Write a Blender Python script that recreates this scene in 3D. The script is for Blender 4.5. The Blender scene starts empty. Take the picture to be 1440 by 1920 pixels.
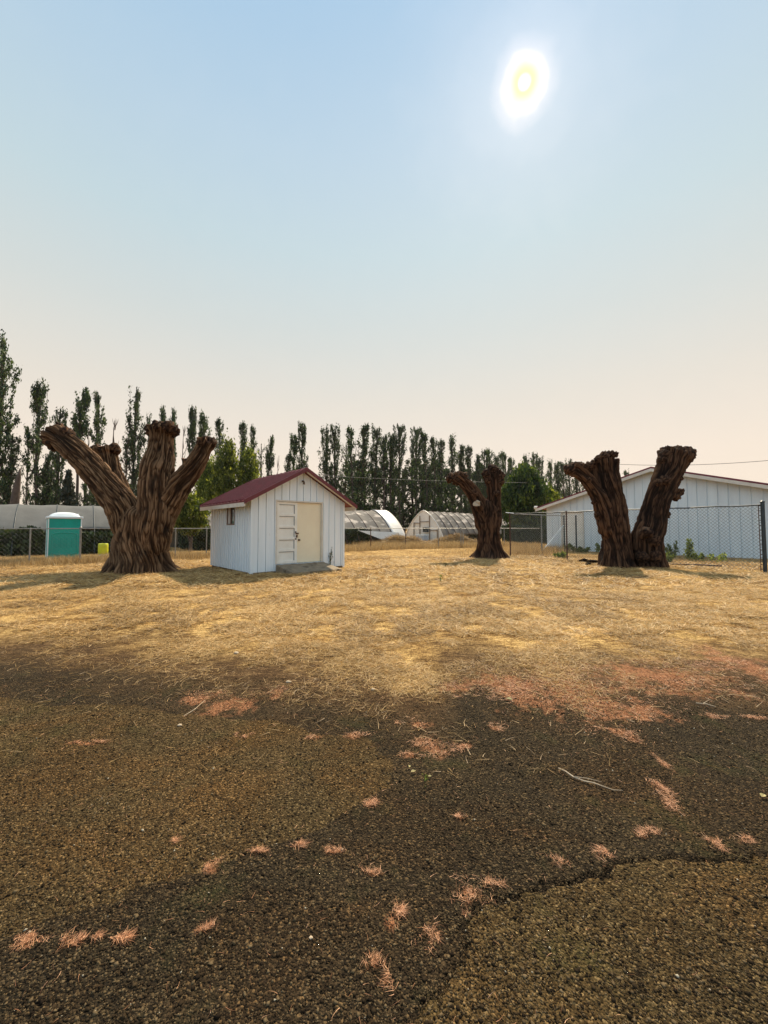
import bpy, math, random
import numpy as np
from mathutils import Vector, Matrix
random.seed(7)
RNG = np.random.default_rng(7)
sc = bpy.context.scene
COL = sc.collection

# ------------------------------------------------------------------ camera
F = 721.0            # focal length in pixels of the 1440 px wide photograph
EYE = 1.45
PITCH = math.radians(2.4)
cd = bpy.data.cameras.new("camera")
cam = bpy.data.objects.new("camera", cd); COL.objects.link(cam)
cam.location = (0, 0, EYE)
cam.rotation_euler = (math.radians(90) + PITCH, 0, 0)
cd.sensor_fit = 'HORIZONTAL'; cd.sensor_width = 36.0
cd.lens = 36.0 * F / 1440.0
cd.clip_start = 0.05; cd.clip_end = 4000
sc.camera = cam

def ray(px, py):
    x = (px - 720) / F; y = (960 - py) / F
    return Vector((x, math.cos(PITCH) - y * math.sin(PITCH), math.sin(PITCH) + y * math.cos(PITCH)))
def G(px, py, z=0.0):
    r = ray(px, py); t = (z - EYE) / r.z
    return Vector((r.x * t, r.y * t, z))
def AT(px, py, Y):
    r = ray(px, py); t = Y / r.y
    return Vector((r.x * t, Y, EYE + r.z * t))

# ------------------------------------------------------------------ world + sun
SUN_DIR = ray(983, 155).normalized()
SUN_EL = math.asin(SUN_DIR.z); SUN_AZ = math.atan2(SUN_DIR.x, SUN_DIR.y)   # azimuth from +Y to +X
w = bpy.data.worlds.new("World"); sc.world = w; w.use_nodes = True
nt = w.node_tree; nt.nodes.clear()
N = nt.nodes.new; L = nt.links.new
out = N("ShaderNodeOutputWorld"); bg = N("ShaderNodeBackground")
sky = N("ShaderNodeTexSky"); sky.sky_type = 'NISHITA'; sky.sun_disc = False
sky.sun_elevation = SUN_EL; sky.sun_rotation = SUN_AZ
sky.dust_density = 1.0; sky.air_density = 1.0; sky.ozone_density = 1.0
tc = N("ShaderNodeTexCoord")
sep = N("ShaderNodeSeparateXYZ"); L(tc.outputs['Generated'], sep.inputs[0])
asn = N("ShaderNodeMath"); asn.operation = 'ARCSINE'; L(sep.outputs['Z'], asn.inputs[0])
mr = N("ShaderNodeMapRange"); mr.inputs[1].default_value = 0; mr.inputs[2].default_value = math.pi / 2
L(asn.outputs[0], mr.inputs[0])
cr = N("ShaderNodeValToRGB"); L(mr.outputs[0], cr.inputs[0])
stops = [(0.0, (.86, .71, .57)), (0.10, (.83, .71, .585)), (0.20, (.71, .665, .585)), (0.30, (.595, .635, .615)),
         (0.40, (.505, .62, .66)), (0.50, (.44, .58, .69)), (0.62, (.34, .52, .70)), (1.0, (.28, .46, .68))]
el = cr.color_ramp.elements
el[0].position, el[0].color = stops[0][0], (*stops[0][1], 1)
el[1].position, el[1].color = stops[-1][0], (*stops[-1][1], 1)
for p, c in stops[1:-1]:
    e = el.new(p); e.color = (*c, 1)
# smoky haze over the clear sky
sk = N("ShaderNodeVectorMath"); sk.operation = 'SCALE'; sk.inputs['Scale'].default_value = 0.08
L(sky.outputs[0], sk.inputs[0])
mx = N("ShaderNodeMix"); mx.data_type = 'RGBA'; mx.inputs[0].default_value = 0.94
# bluer and a little clearer away from the sun
dt2 = N("ShaderNodeVectorMath"); dt2.operation = 'DOT_PRODUCT'; dt2.inputs[1].default_value = Vector((SUN_DIR.x, SUN_DIR.y, 0)).normalized()
L(tc.outputs['Generated'], dt2.inputs[0])
mr2 = N("ShaderNodeMapRange"); mr2.inputs[1].default_value = .15; mr2.inputs[2].default_value = -.6; L(dt2.outputs['Value'], mr2.inputs[0])
mx2 = N("ShaderNodeMix"); mx2.data_type = 'RGBA'; L(mr2.outputs[0], mx2.inputs[0]); L(cr.outputs[0], mx2.inputs[6]); mx2.inputs[7].default_value = (.54, .65, .76, 1)
L(sk.outputs[0], mx.inputs[6]); L(mx2.outputs[2], mx.inputs[7])
# bright haze round the sun
nrm = N("ShaderNodeVectorMath"); nrm.operation = 'NORMALIZE'; L(tc.outputs['Generated'], nrm.inputs[0])
dt = N("ShaderNodeVectorMath"); dt.operation = 'DOT_PRODUCT'; dt.inputs[1].default_value = SUN_DIR
L(nrm.outputs[0], dt.inputs[0])
ac = N("ShaderNodeMath"); ac.operation = 'ARCCOSINE'; L(dt.outputs['Value'], ac.inputs[0])
dg = N("ShaderNodeMath"); dg.operation = 'MULTIPLY'; dg.inputs[1].default_value = 180 / math.pi; L(ac.outputs[0], dg.inputs[0])
un = N("ShaderNodeTexNoise"); un.inputs['Scale'].default_value = 22; un.inputs['Detail'].default_value = 2; L(nrm.outputs[0], un.inputs['Vector'])
um = N("ShaderNodeMath"); um.operation = 'MULTIPLY_ADD'; um.inputs[1].default_value = .7; um.inputs[2].default_value = .79; L(un.outputs['Fac'], um.inputs[0])
dgu = N("ShaderNodeMath"); dgu.operation = 'MULTIPLY'; L(dg.outputs[0], dgu.inputs[0]); L(um.outputs[0], dgu.inputs[1])
dg = dgu
gl = N("ShaderNodeMapRange"); gl.inputs[1].default_value = 0; gl.inputs[2].default_value = 50; L(dg.outputs[0], gl.inputs[0])
g2 = N("ShaderNodeValToRGB"); L(gl.outputs[0], g2.inputs[0])
ge = g2.color_ramp.elements
gs = [(0.0, (1, 1, 1)), (0.03, (.75, .5, .35)), (0.042, (.56, .40, .27)),
      (0.053, (.30, .21, .15)), (0.080, (.14, .10, .07)), (0.15, (.075, .05, .03)), (0.3, (.03, .02, .01)), (1.0, (0, 0, 0))]
ge[0].position, ge[0].color = gs[0][0], (*gs[0][1], 1)
ge[1].position, ge[1].color = gs[-1][0], (*gs[-1][1], 1)
for p, c in gs[1:-1]:
    e = ge.new(p); e.color = (*c, 1)
ad = N("ShaderNodeVectorMath"); ad.operation = 'ADD'; L(mx.outputs[2], ad.inputs[0]); L(g2.outputs[0], ad.inputs[1])
g3 = N("ShaderNodeValToRGB"); L(gl.outputs[0], g3.inputs[0]); e3 = g3.color_ramp.elements
e3[0].position, e3[0].color = .0085, (0, 0, 0, 1); e3[1].position, e3[1].color = .036, (0, 0, 0, 1)
e = e3.new(.0145); e.color = (.8, .8, .8, 1); e = e3.new(.021); e.color = (.72, .72, .72, 1); e = e3.new(.029); e.color = (.35, .35, .35, 1)
mx3 = N("ShaderNodeMix"); mx3.data_type = 'RGBA'; L(g3.outputs[0], mx3.inputs[0]); L(ad.outputs[0], mx3.inputs[6]); mx3.inputs[7].default_value = (1.0, .97, .30, 1)
L(mx3.outputs[2], bg.inputs[0]); bg.inputs[1].default_value = 0.87
L(bg.outputs[0], out.inputs[0])

sl = bpy.data.lights.new("sun", 'SUN'); sl.energy = 5.0; sl.angle = math.radians(1.0); sl.color = (1.0, .83, .60)
so = bpy.data.objects.new("sun", sl); COL.objects.link(so)
so.rotation_euler = (-SUN_DIR).to_track_quat('-Z', 'Y').to_euler()
so.location = (10, 20, 40)

vs = sc.view_settings
vs.view_transform = 'Standard'; vs.look = 'None'; vs.gamma = 1; vs.use_curve_mapping = False
vs.exposure = 0.42
sc.cycles.max_bounces = 6; sc.cycles.transparent_max_bounces = 12

# ------------------------------------------------------------------ helpers
def tag(o, label=None, cat=None, group=None, kind=None):
    if label: o['label'] = label
    if cat: o['category'] = cat
    if group: o['group'] = group
    if kind: o['kind'] = kind
    return o
def empty(name, loc, rz=0.0):
    o = bpy.data.objects.new(name, None); COL.objects.link(o)
    o.empty_display_size = 0.2
    o.location = loc; o.rotation_euler = (0, 0, rz)
    return o
def link(name, me, mat, parent=None):
    o = bpy.data.objects.new(name, me); COL.objects.link(o)
    if mat is not None and not me.materials: me.materials.append(mat)
    if parent is not None:
        o.parent = parent
        o.matrix_parent_inverse = Matrix.LocRotScale(parent.location, parent.rotation_euler, None).inverted() if parent.parent is None else parent.matrix_parent_inverse.copy()
        if parent.parent is not None:
            o.matrix_parent_inverse = Matrix.Identity(4) if parent.type == 'MESH' and parent.get('_loc') else Matrix.Identity(4)
    return o
# every part mesh is written in WORLD coordinates; the parent inverse takes the root's placement out again
def npmesh(name, v, f, mat, parent=None, attrs=None, smooth=False, vattrs=None):
    me = bpy.data.meshes.new(name)
    v = np.asarray(v, dtype=np.float32); f = np.asarray(f, dtype=np.int32)
    me.vertices.add(len(v)); me.vertices.foreach_set('co', v.ravel())
    k = f.shape[1]
    me.loops.add(f.size); me.loops.foreach_set('vertex_index', f.ravel())
    me.polygons.add(len(f))
    me.polygons.foreach_set('loop_start', np.arange(0, f.size, k, dtype=np.int32))
    if smooth: me.polygons.foreach_set('use_smooth', np.ones(len(f), dtype=bool))
    me.update(calc_edges=True)
    for an, av in (attrs or {}).items():
        a = me.attributes.new(an, 'FLOAT', 'FACE'); a.data.foreach_set('value', np.asarray(av, dtype=np.float32))
    for an, av in (vattrs or {}).items():
        a = me.attributes.new(an, 'FLOAT', 'POINT'); a.data.foreach_set('value', np.asarray(av, dtype=np.float32))
    return link(name, me, mat, parent)

class MB:
    def __init__(s): s.v = []; s.f = []
    def quad(s, a, b, c, d):
        n = len(s.v); s.v += [tuple(a), tuple(b), tuple(c), tuple(d)]; s.f.append((n, n+1, n+2, n+3)); return s
    def poly(s, pts):
        n = len(s.v); s.v += [tuple(p) for p in pts]; s.f.append(tuple(range(n, n+len(pts)))); return s
    def box(s, o, ax, ay, az):
        """corner o, three full edge vectors"""
        o, ax, ay, az = Vector(o), Vector(ax), Vector(ay), Vector(az)
        n = len(s.v)
        for k in range(8):
            s.v.append(tuple(o + ax*(k & 1) + ay*((k >> 1) & 1) + az*((k >> 2) & 1)))
        for q in ((0,2,3,1),(4,5,7,6),(0,1,5,4),(2,6,7,3),(0,4,6,2),(1,3,7,5)):
            s.f.append(tuple(n+i for i in q))
        return s
    def cbox(s, c, x, y, z, rz=0):
        cx = Vector((math.cos(rz), math.sin(rz), 0)); cy = Vector((-math.sin(rz), math.cos(rz), 0)); cz = Vector((0, 0, 1))
        return s.box(Vector(c) - cx*x/2 - cy*y/2, cx*x, cy*y, cz*z)
    def tube(s, pts, r, n=8, cap=True):
        pts = [Vector(p) for p in pts]; rr = r if isinstance(r, (list, tuple)) else [r]*len(pts)
        up = None; base = len(s.v)
        for i, p in enumerate(pts):
            d = (pts[min(i+1, len(pts)-1)] - pts[max(i-1, 0)]).normalized()
            if up is None:
                up = Vector((0, 0, 1)) if abs(d.z) < .9 else Vector((1, 0, 0))
            a = (up - d*up.dot(d)).normalized(); up = a; b = d.cross(a)
            for k in range(n):
                t = 2*math.pi*k/n
                s.v.append(tuple(p + (a*math.cos(t) + b*math.sin(t))*rr[i]))
        for i in range(len(pts)-1):
            for k in range(n):
                s.f.append((base+i*n+k, base+i*n+(k+1) % n, base+(i+1)*n+(k+1) % n, base+(i+1)*n+k))
        if cap:
            s.f.append(tuple(base+k for k in reversed(range(n))))
            s.f.append(tuple(base+(len(pts)-1)*n+k for k in range(n)))
        return s
    def lathe(s, c, prof, n=24):
        c = Vector(c); base = len(s.v)
        for r, z in prof:
            for k in range(n):
                t = 2*math.pi*k/n; s.v.append((c.x+r*math.cos(t), c.y+r*math.sin(t), c.z+z))
        for i in range(len(prof)-1):
            for k in range(n):
                s.f.append((base+i*n+k, base+i*n+(k+1) % n, base+(i+1)*n+(k+1) % n, base+(i+1)*n+k))
        s.f.append(tuple(base+k for k in reversed(range(n))))
        s.f.append(tuple(base+(len(prof)-1)*n+k for k in range(n)))
        return s
    def build(s, name, mat, parent=None, smooth=False, bevel=0):
        me = bpy.data.meshes.new(name); me.from_pydata(s.v, [], s.f); me.update()
        if smooth: me.polygons.foreach_set('use_smooth', [True]*len(me.polygons))
        o = link(name, me, mat, parent)
        if bevel:
            m = o.modifiers.new('bevel', 'BEVEL'); m.width = bevel; m.segments = 2; m.limit_method = 'ANGLE'
        return o

# --- numpy value noise
_perm = np.random.default_rng(3).random(4096 * 4)
def _h(ix, iy, iz=0):
    n = (ix.astype(np.int64) * 73856093) ^ (iy.astype(np.int64) * 19349663) ^ (np.asarray(iz).astype(np.int64) * 83492791)
    return _perm[(n ^ (n >> 13)) & 16383]
def vn2(x, y):
    x = np.asarray(x, float); y = np.asarray(y, float)
    ix = np.floor(x); iy = np.floor(y); fx = x-ix; fy = y-iy
    fx = fx*fx*(3-2*fx); fy = fy*fy*(3-2*fy)
    a = _h(ix, iy); b = _h(ix+1, iy); c = _h(ix, iy+1); d = _h(ix+1, iy+1)
    return (a*(1-fx)+b*fx)*(1-fy) + (c*(1-fx)+d*fx)*fy
def fbm2(x, y, o=4):
    s = 0; a = .5; t = 0
    for i in range(o):
        s = s + a*vn2(x*2**i+i*17.3, y*2**i-i*9.1); t += a; a *= .55
    return s/t
def vn3(x, y, z):
    x, y, z = [np.asarray(q, float) for q in (x, y, z)]
    ix, iy, iz = np.floor(x), np.floor(y), np.floor(z); fx, fy, fz = x-ix, y-iy, z-iz
    fx = fx*fx*(3-2*fx); fy = fy*fy*(3-2*fy); fz = fz*fz*(3-2*fz)
    def pl(k):
        a = _h(ix, iy, iz+k); b = _h(ix+1, iy, iz+k); c = _h(ix, iy+1, iz+k); d = _h(ix+1, iy+1, iz+k)
        return (a*(1-fx)+b*fx)*(1-fy) + (c*(1-fx)+d*fx)*fy
    return pl(0)*(1-fz) + pl(1)*fz
def sstep(a, b, x):
    t = np.clip((x-a)/(b-a), 0, 1); return t*t*(3-2*t)

# ------------------------------------------------------------------ materials
def newmat(name):
    m = bpy.data.materials.new(name); m.use_nodes = True
    t = m.node_tree; t.nodes.clear()
    o = t.nodes.new("ShaderNodeOutputMaterial"); b = t.nodes.new("ShaderNodeBsdfPrincipled")
    t.links.new(b.outputs[0], o.inputs[0])
    return m, t, b, o
def ramp(t, src, stops):
    r = t.nodes.new("ShaderNodeValToRGB"); e = r.color_ramp.elements
    e[0].position, e[0].color = stops[0][0], (*stops[0][1], 1)
    e[1].position, e[1].color = stops[-1][0], (*stops[-1][1], 1)
    for p, c in stops[1:-1]:
        k = e.new(p); k.color = (*c, 1)
    t.links.new(src, r.inputs[0]); return r
def noise(t, scale, detail=5, stretch=None, coord='Object', rough=.6, dist=0):
    tc = t.nodes.new("ShaderNodeTexCoord"); n = t.nodes.new("ShaderNodeTexNoise")
    n.inputs['Scale'].default_value = scale; n.inputs['Detail'].default_value = detail
    n.inputs['Roughness'].default_value = rough; n.inputs['Distortion'].default_value = dist
    src = tc.outputs[coord]
    if stretch:
        mp = t.nodes.new("ShaderNodeMapping"); mp.inputs['Scale'].default_value = stretch
        t.links.new(src, mp.inputs[0]); src = mp.outputs[0]
    t.links.new(src, n.inputs['Vector']); return n
def mixc(t, fac, a, b, mode='MIX'):
    m = t.nodes.new("ShaderNodeMix"); m.data_type = 'RGBA'; m.blend_type = mode
    if isinstance(fac, (int, float)): m.inputs[0].default_value = fac
    else: t.links.new(fac, m.inputs[0])
    for i, s in ((6, a), (7, b)):
        if isinstance(s, tuple): m.inputs[i].default_value = (*s, 1)
        else: t.links.new(s, m.inputs[i])
    return m.outputs[2]
def bump(t, b, h, strength=.3, dist=.02):
    bp = t.nodes.new("ShaderNodeBump"); bp.inputs['Strength'].default_value = strength; bp.inputs['Distance'].default_value = dist
    t.links.new(h, bp.inputs['Height'])
    t.links.new(bp.outputs[0], b.inputs['Normal']); return bp
def attr(t, name):
    a = t.nodes.new("ShaderNodeAttribute"); a.attribute_name = name; return a
def simple(name, c1, c2=None, scale=3, rough=.6, bmp=.15, stretch=None, metal=0, dist=.01, spots=None):
    m, t, b, o = newmat(name)
    c2 = c2 or tuple(x*.75 for x in c1)
    n = noise(t, scale, 6, stretch)
    r = ramp(t, n.outputs['Fac'], [(.3, c2), (.7, c1)])
    src = r.outputs[0]
    if spots:
        n2 = noise(t, spots[1], 8, spots[3] if len(spots) > 3 else None)
        r2 = ramp(t, n2.outputs['Fac'], [(spots[2], (0, 0, 0)), (spots[2]+.08, (1, 1, 1))])
        src = mixc(t, r2.outputs[0], src, spots[0])
    t.links.new(src, b.inputs['Base Color'])
    b.inputs['Roughness'].default_value = rough; b.inputs['Metallic'].default_value = metal
    if bmp:
        n3 = noise(t, scale*6, 5, stretch); bump(t, b, n3.outputs['Fac'], bmp, dist)
    return m
def leafmat(name, stops, trans=.35, tcol=None):
    m, t, b, o = newmat(name)
    a = attr(t, 'rnd'); r = ramp(t, a.outputs['Fac'], stops)
    oi = t.nodes.new("ShaderNodeObjectInfo")
    hv = t.nodes.new("ShaderNodeHueSaturation"); t.links.new(r.outputs[0], hv.inputs['Color'])
    mrr = t.nodes.new("ShaderNodeMapRange"); mrr.inputs[3].default_value = .75; mrr.inputs[4].default_value = 1.25
    t.links.new(oi.outputs['Random'], mrr.inputs[0]); t.links.new(mrr.outputs[0], hv.inputs['Value'])
    t.links.new(hv.outputs[0], b.inputs['Base Color']); b.inputs['Roughness'].default_value = .55
    tr = t.nodes.new("ShaderNodeBsdfTranslucent"); t.links.new(hv.outputs[0], tr.inputs[0])
    if tcol:
        t.links.new(mixc(t, 1.0, hv.outputs[0], tcol, 'MULTIPLY'), tr.inputs[0])
    ms = t.nodes.new("ShaderNodeMixShader"); ms.inputs[0].default_value = trans
    t.links.new(b.outputs[0], ms.inputs[1]); t.links.new(tr.outputs[0], ms.inputs[2]); t.links.new(ms.outputs[0], o.inputs[0])
    return m

def ground_mat():
    m, t, b, o = newmat("ground_surface")
    st = attr(t, 'straw'); pa = attr(t, 'patch'); ck = attr(t, 'crack')
    # old asphalt: stones bound in dark tar
    tcn = t.nodes.new("ShaderNodeTexCoord")
    vo = t.nodes.new("ShaderNodeTexVoronoi"); vo.inputs['Scale'].default_value = 140
    t.links.new(tcn.outputs['Object'], vo.inputs['Vector'])
    vo2 = t.nodes.new("ShaderNodeTexVoronoi"); vo2.inputs['Scale'].default_value = 85; vo2.inputs['Randomness'].default_value = 1
    t.links.new(tcn.outputs['Object'], vo2.inputs['Vector'])
    sepc = t.nodes.new("ShaderNodeSeparateColor"); t.links.new(vo.outputs['Color'], sepc.inputs[0])
    dark = ramp(t, sepc.outputs[0], [(0, (.012, .009, .006)), (.5, (.030, .022, .013)), (.85, (.060, .044, .026)), (1, (.15, .105, .055))])
    lite = ramp(t, sepc.outputs[0], [(0, (.036, .023, .009)), (.5, (.080, .053, .022)), (.85, (.135, .092, .040)), (1, (.28, .20, .10))])
    asp = mixc(t, pa.outputs['Fac'], dark.outputs[0], lite.outputs[0])
    big = noise(t, 1.1, 6, rough=.65)
    bigr = ramp(t, big.outputs['Fac'], [(.3, (.72, .75, .72)), (.7, (1.28, 1.2, 1.08))])
    asp = mixc(t, 1.0, asp, bigr.outputs[0], 'MULTIPLY')
    mn = noise(t, 2.3, 5)
    mossr = ramp(t, mn.outputs['Fac'], [(.56, (0, 0, 0)), (.72, (.5, .5, .5))])
    asp = mixc(t, mossr.outputs[0], asp, (.045, .05, .016))
    bn = noise(t, .9, 7, (1, 1.6, 1), rough=.7, dist=.6); bnr = ramp(t, bn.outputs['Fac'], [(.46, (0, 0, 0)), (.6, (.6, .6, .6))])
    asp = mixc(t, bnr.outputs[0], asp, mixc(t, 1.0, asp, (1.28, 1.02, .80), 'MULTIPLY'))
    ce = t.nodes.new("ShaderNodeTexVoronoi"); ce.feature = 'DISTANCE_TO_EDGE'; ce.inputs['Scale'].default_value = 2.6
    wn_ = noise(t, 6, 5); wv_ = t.nodes.new("ShaderNodeMix"); wv_.data_type = 'VECTOR'; wv_.inputs[0].default_value = .12
    t.links.new(tcn.outputs['Object'], wv_.inputs[4]); t.links.new(wn_.outputs['Color'], wv_.inputs[5]); t.links.new(wv_.outputs[1], ce.inputs['Vector'])
    cer = ramp(t, ce.outputs['Distance'], [(0, (.75, .75, .75)), (.016, (0, 0, 0))])
    cn = noise(t, 1.7, 4); cnr = ramp(t, cn.outputs['Fac'], [(.46, (0, 0, 0)), (.56, (1, 1, 1))])
    asp = mixc(t, mixc(t, 1.0, cer.outputs[0], cnr.outputs[0], 'MULTIPLY'), asp, (.010, .007, .004))
    # soil and straw
    fine = noise(t, 60, 6, (1, .45, 1), rough=.75)
    mid = noise(t, 2.2, 7, rough=.7)
    far = noise(t, .45, 5, rough=.6)
    fib = noise(t, 9, 8, (.55, 1.5, 1), rough=.8, dist=1.2)
    fm = t.nodes.new("ShaderNodeMath"); fm.operation = 'MULTIPLY_ADD'; fm.inputs[1].default_value = .45; t.links.new(fine.outputs['Fac'], fm.inputs[0])
    fm2 = t.nodes.new("ShaderNodeMath"); fm2.operation = 'MULTIPLY'; fm2.inputs[1].default_value = .55; t.links.new(fib.outputs['Fac'], fm2.inputs[0]); t.links.new(fm2.outputs[0], fm.inputs[2])
    soil = ramp(t, fm.outputs[0], [(.38, (.028, .015, .007)), (.5, (.085, .048, .021)), (.62, (.30, .19, .09))])
    straw = ramp(t, fm.outputs[0], [(.39, (.085, .045, .016)), (.46, (.26, .155, .060)), (.525, (.62, .41, .155)), (.60, (.92, .68, .33))])
    md = ramp(t, mid.outputs['Fac'], [(.38, (.42, .36, .30)), (.52, (1.0, .98, .95)), (.7, (1.18, 1.18, 1.15))])
    straw2 = mixc(t, 1.0, straw.outputs[0], md.outputs[0], 'MULTIPLY')
    fr = ramp(t, far.outputs['Fac'], [(.38, (.62, .55, .46)), (.52, (1.0, 1.0, .98)), (.7, (1.12, 1.10, 1.05))])
    straw2 = mixc(t, 1.0, straw2, fr.outputs[0], 'MULTIPLY')
    gn = noise(t, .8, 6); gr = ramp(t, gn.outputs['Fac'], [(.60, (0, 0, 0)), (.72, (.35, .35, .35))])
    straw2 = mixc(t, gr.outputs[0], straw2, (.17, .15, .05))
    st2 = ramp(t, st.outputs['Fac'], [(.4, (0, 0, 0)), (.72, (.5, .5, .5)), (.95, (1, 1, 1))])
    veg = mixc(t, st2.outputs[0], soil.outputs[0], straw2)
    st1 = ramp(t, st.outputs['Fac'], [(.02, (0, 0, 0)), (.3, (1, 1, 1))])
    col = mixc(t, st1.outputs[0], asp, veg)
    nd = attr(t, 'needle'); ndr = ramp(t, fine.outputs['Fac'], [(.35, (.12, .042, .020)), (.5, (.38, .16, .075)), (.66, (.68, .35, .18))])
    col = mixc(t, nd.outputs['Fac'], col, ndr.outputs[0])
    col = mixc(t, ck.outputs['Fac'], col, (.012, .009, .006))
    t.links.new(col, b.inputs['Base Color']); b.inputs['Roughness'].default_value = .9
    b.inputs['Specular IOR Level'].default_value = .10
    h1 = t.nodes.new("ShaderNodeMath"); h1.operation = 'ADD'
    t.links.new(vo2.outputs['Distance'], h1.inputs[0]); t.links.new(fine.outputs['Fac'], h1.inputs[1])
    inv = t.nodes.new("ShaderNodeMath"); inv.operation = 'MULTIPLY'; inv.inputs[1].default_value = -1; t.links.new(vo.outputs['Distance'], inv.inputs[0])
    h2 = t.nodes.new("ShaderNodeMath"); h2.operation = 'ADD'; t.links.new(h1.outputs[0], h2.inputs[0]); t.links.new(inv.outputs[0], h2.inputs[1])
    bump(t, b, h2.outputs[0], .8, .012)
    return m

def bark_mat(name, lo, mid, hi):
    m, t, b, o = newmat(name)
    a = attr(t, 'crest'); u = attr(t, 'ang'); s = attr(t, 'along')
    cb = t.nodes.new("ShaderNodeCombineXYZ"); t.links.new(u.outputs['Fac'], cb.inputs[0]); t.links.new(s.outputs['Fac'], cb.inputs[1])
    n = t.nodes.new("ShaderNodeTexNoise"); n.inputs['Scale'].default_value = 1; n.inputs['Detail'].default_value = 7; n.inputs['Roughness'].default_value = .7
    mp = t.nodes.new("ShaderNodeMapping"); mp.inputs['Scale'].default_value = (30, 3.5, 1); t.links.new(cb.outputs[0], mp.inputs[0]); t.links.new(mp.outputs[0], n.inputs['Vector'])
    ad2 = t.nodes.new("ShaderNodeMath"); ad2.operation = 'MULTIPLY_ADD'; ad2.inputs[1].default_value = .35
    t.links.new(n.outputs['Fac'], ad2.inputs[0])
    sc2 = t.nodes.new("ShaderNodeMath"); sc2.operation = 'MULTIPLY'; sc2.inputs[1].default_value = .75; t.links.new(a.outputs['Fac'], sc2.inputs[0])
    t.links.new(sc2.outputs[0], ad2.inputs[2])
    r = ramp(t, ad2.outputs[0], [(.22, lo), (.50, mid), (.86, hi)])
    g = noise(t, 1.3, 5); gr = ramp(t, g.outputs['Fac'], [(.35, (.75, .70, .65)), (.65, (1.2, 1.1, 1.0))])
    col = mixc(t, 1.0, r.outputs[0], gr.outputs[0], 'MULTIPLY')
    t.links.new(col, b.inputs['Base Color']); b.inputs['Roughness'].default_value = .9; b.inputs['Specular IOR Level'].default_value = .2
    bump(t, b, n.outputs['Fac'], .9, .03)
    return m

M = {}
M['ground'] = ground_mat()
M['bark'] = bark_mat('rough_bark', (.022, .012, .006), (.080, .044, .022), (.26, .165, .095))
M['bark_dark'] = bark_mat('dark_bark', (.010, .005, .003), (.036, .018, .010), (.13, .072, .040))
M['cutwood'] = simple('weathered_cut_wood', (.24, .11, .05), (.10, .04, .02), 9, .9, .5, dist=.02)
M['cutpale'] = simple('pale_cut_wood', (.55, .45, .32), (.36, .26, .16), 12, .85, .3)
M['pbark'] = simple('poplar_bark', (.10, .075, .06), (.05, .035, .03), 3, .9, .3)
M['white'] = simple('white_paint_boards', (.82, .88, .90), (.70, .77, .80), 1.6, .5, .1, (3, 3, .4), spots=((.50, .50, .47), 5, .66, (2, 2, .5)))
M['white2'] = simple('white_paint_large', (.74, .83, .86), (.63, .71, .75), .9, .55, .1, (3, 3, .4), spots=((.45, .45, .42), 3, .70, (2, 2, .4)))
M['shadow_backing'] = simple('shadow_strip_and_backing', (.22, .25, .27), None, 4, .8, 0)  # dark tone of the painted door shadow strips and the door backing
M['trim'] = simple('white_trim', (.72, .68, .60), (.60, .55, .46), 4, .6, .1, spots=((.35, .28, .2), 9, .66))
M['cream'] = simple('cream_door_paint', (.88, .79, .57), (.80, .70, .50), 1.5, .5, .05, spots=((.6, .5, .36), 3, .68))
M['doorwhite'] = simple('old_white_door_paint', (.88, .86, .78), (.76, .73, .64), 3, .55, .1, spots=((.38, .33, .26), 8, .70))
M['redroof'] = simple('dark_red_metal', (.185, .014, .020), (.11, .009, .012), 2, .5, .05, (2, 2, 2), spots=((.30, .16, .12), 7, .64))
M['redtrim'] = simple('red_trim', (.15, .015, .022), (.10, .010, .014), 3, .45, .05)
M['concrete'] = simple('worn_concrete', (.30, .24, .16), (.15, .12, .08), 5, .9, .4, spots=((.10, .08, .05), 3, .58))
M['brass'] = simple('rusty_lock', (.16, .09, .05), (.07, .04, .025), 30, .5, .2, metal=.5)
M['frame'] = simple('brown_window_frame', (.20, .13, .09), None, 6, .6, .1)
M['glass'] = simple('dark_glass', (.05, .055, .05), (.03, .035, .03), 2, .12, 0)
M['curtain'] = simple('pale_curtain', (.62, .60, .55), (.45, .43, .40), 8, .9, .2, (6, 6, .5))
M['teal'] = simple('teal_plastic', (.0, .37, .30), (.0, .30, .245), 2, .38, .05)
M['whiteplastic'] = simple('white_plastic', (.80, .86, .88), (.70, .78, .82), 2, .35, .05)
M['yellow'] = simple('lime_plastic', (.62, .66, .02), (.48, .50, .02), 4, .45, .05)
M['galv'] = simple('galvanised_steel', (.33, .33, .31), (.20, .20, .19), 6, .5, .1, metal=.6)
M['darkmetal'] = simple('dark_painted_steel', (.035, .05, .055), (.02, .03, .035), 6, .45, .1, metal=.2)
M['rust'] = simple('rusty_steel', (.14, .075, .05), (.06, .035, .03), 7, .75, .2, metal=.2)
M['wire'] = simple('fence_wire', (.16, .19, .19), (.09, .11, .11), 4, .5, 0, metal=.3)
M['wirepale'] = simple('fence_wire_pale', (.32, .33, .31), (.2, .2, .19), 4, .5, 0, metal=.3)
M['cable'] = simple('black_cable', (.05, .05, .05), None, 4, .6, 0)
M['cablepale'] = simple('grey_cable', (.4, .4, .38), None, 4, .6, 0)
M['wood'] = simple('grey_wood', (.22, .15, .09), (.12, .08, .05), 6, .85, .3)
M['plastic_sheet'] = simple('white_plastic_sheet', (.78, .76, .71), (.66, .63, .57), 1.5, .4, .25, dist=.05)
M['blue'] = simple('blue_box', (.18, .28, .42), (.5, .55, .6), 4, .5, 0)
M['needle'] = leafmat('dry_pine_needles', [(0, (.14, .055, .025)), (.5, (.38, .165, .07)), (1, (.70, .38, .20))], .1)
M['strawb'] = leafmat('dry_straw', [(0, (.10, .055, .02)), (.25, (.30, .18, .06)), (.6, (.72, .47, .175)), (1, (.96, .75, .38))], .3)
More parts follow.
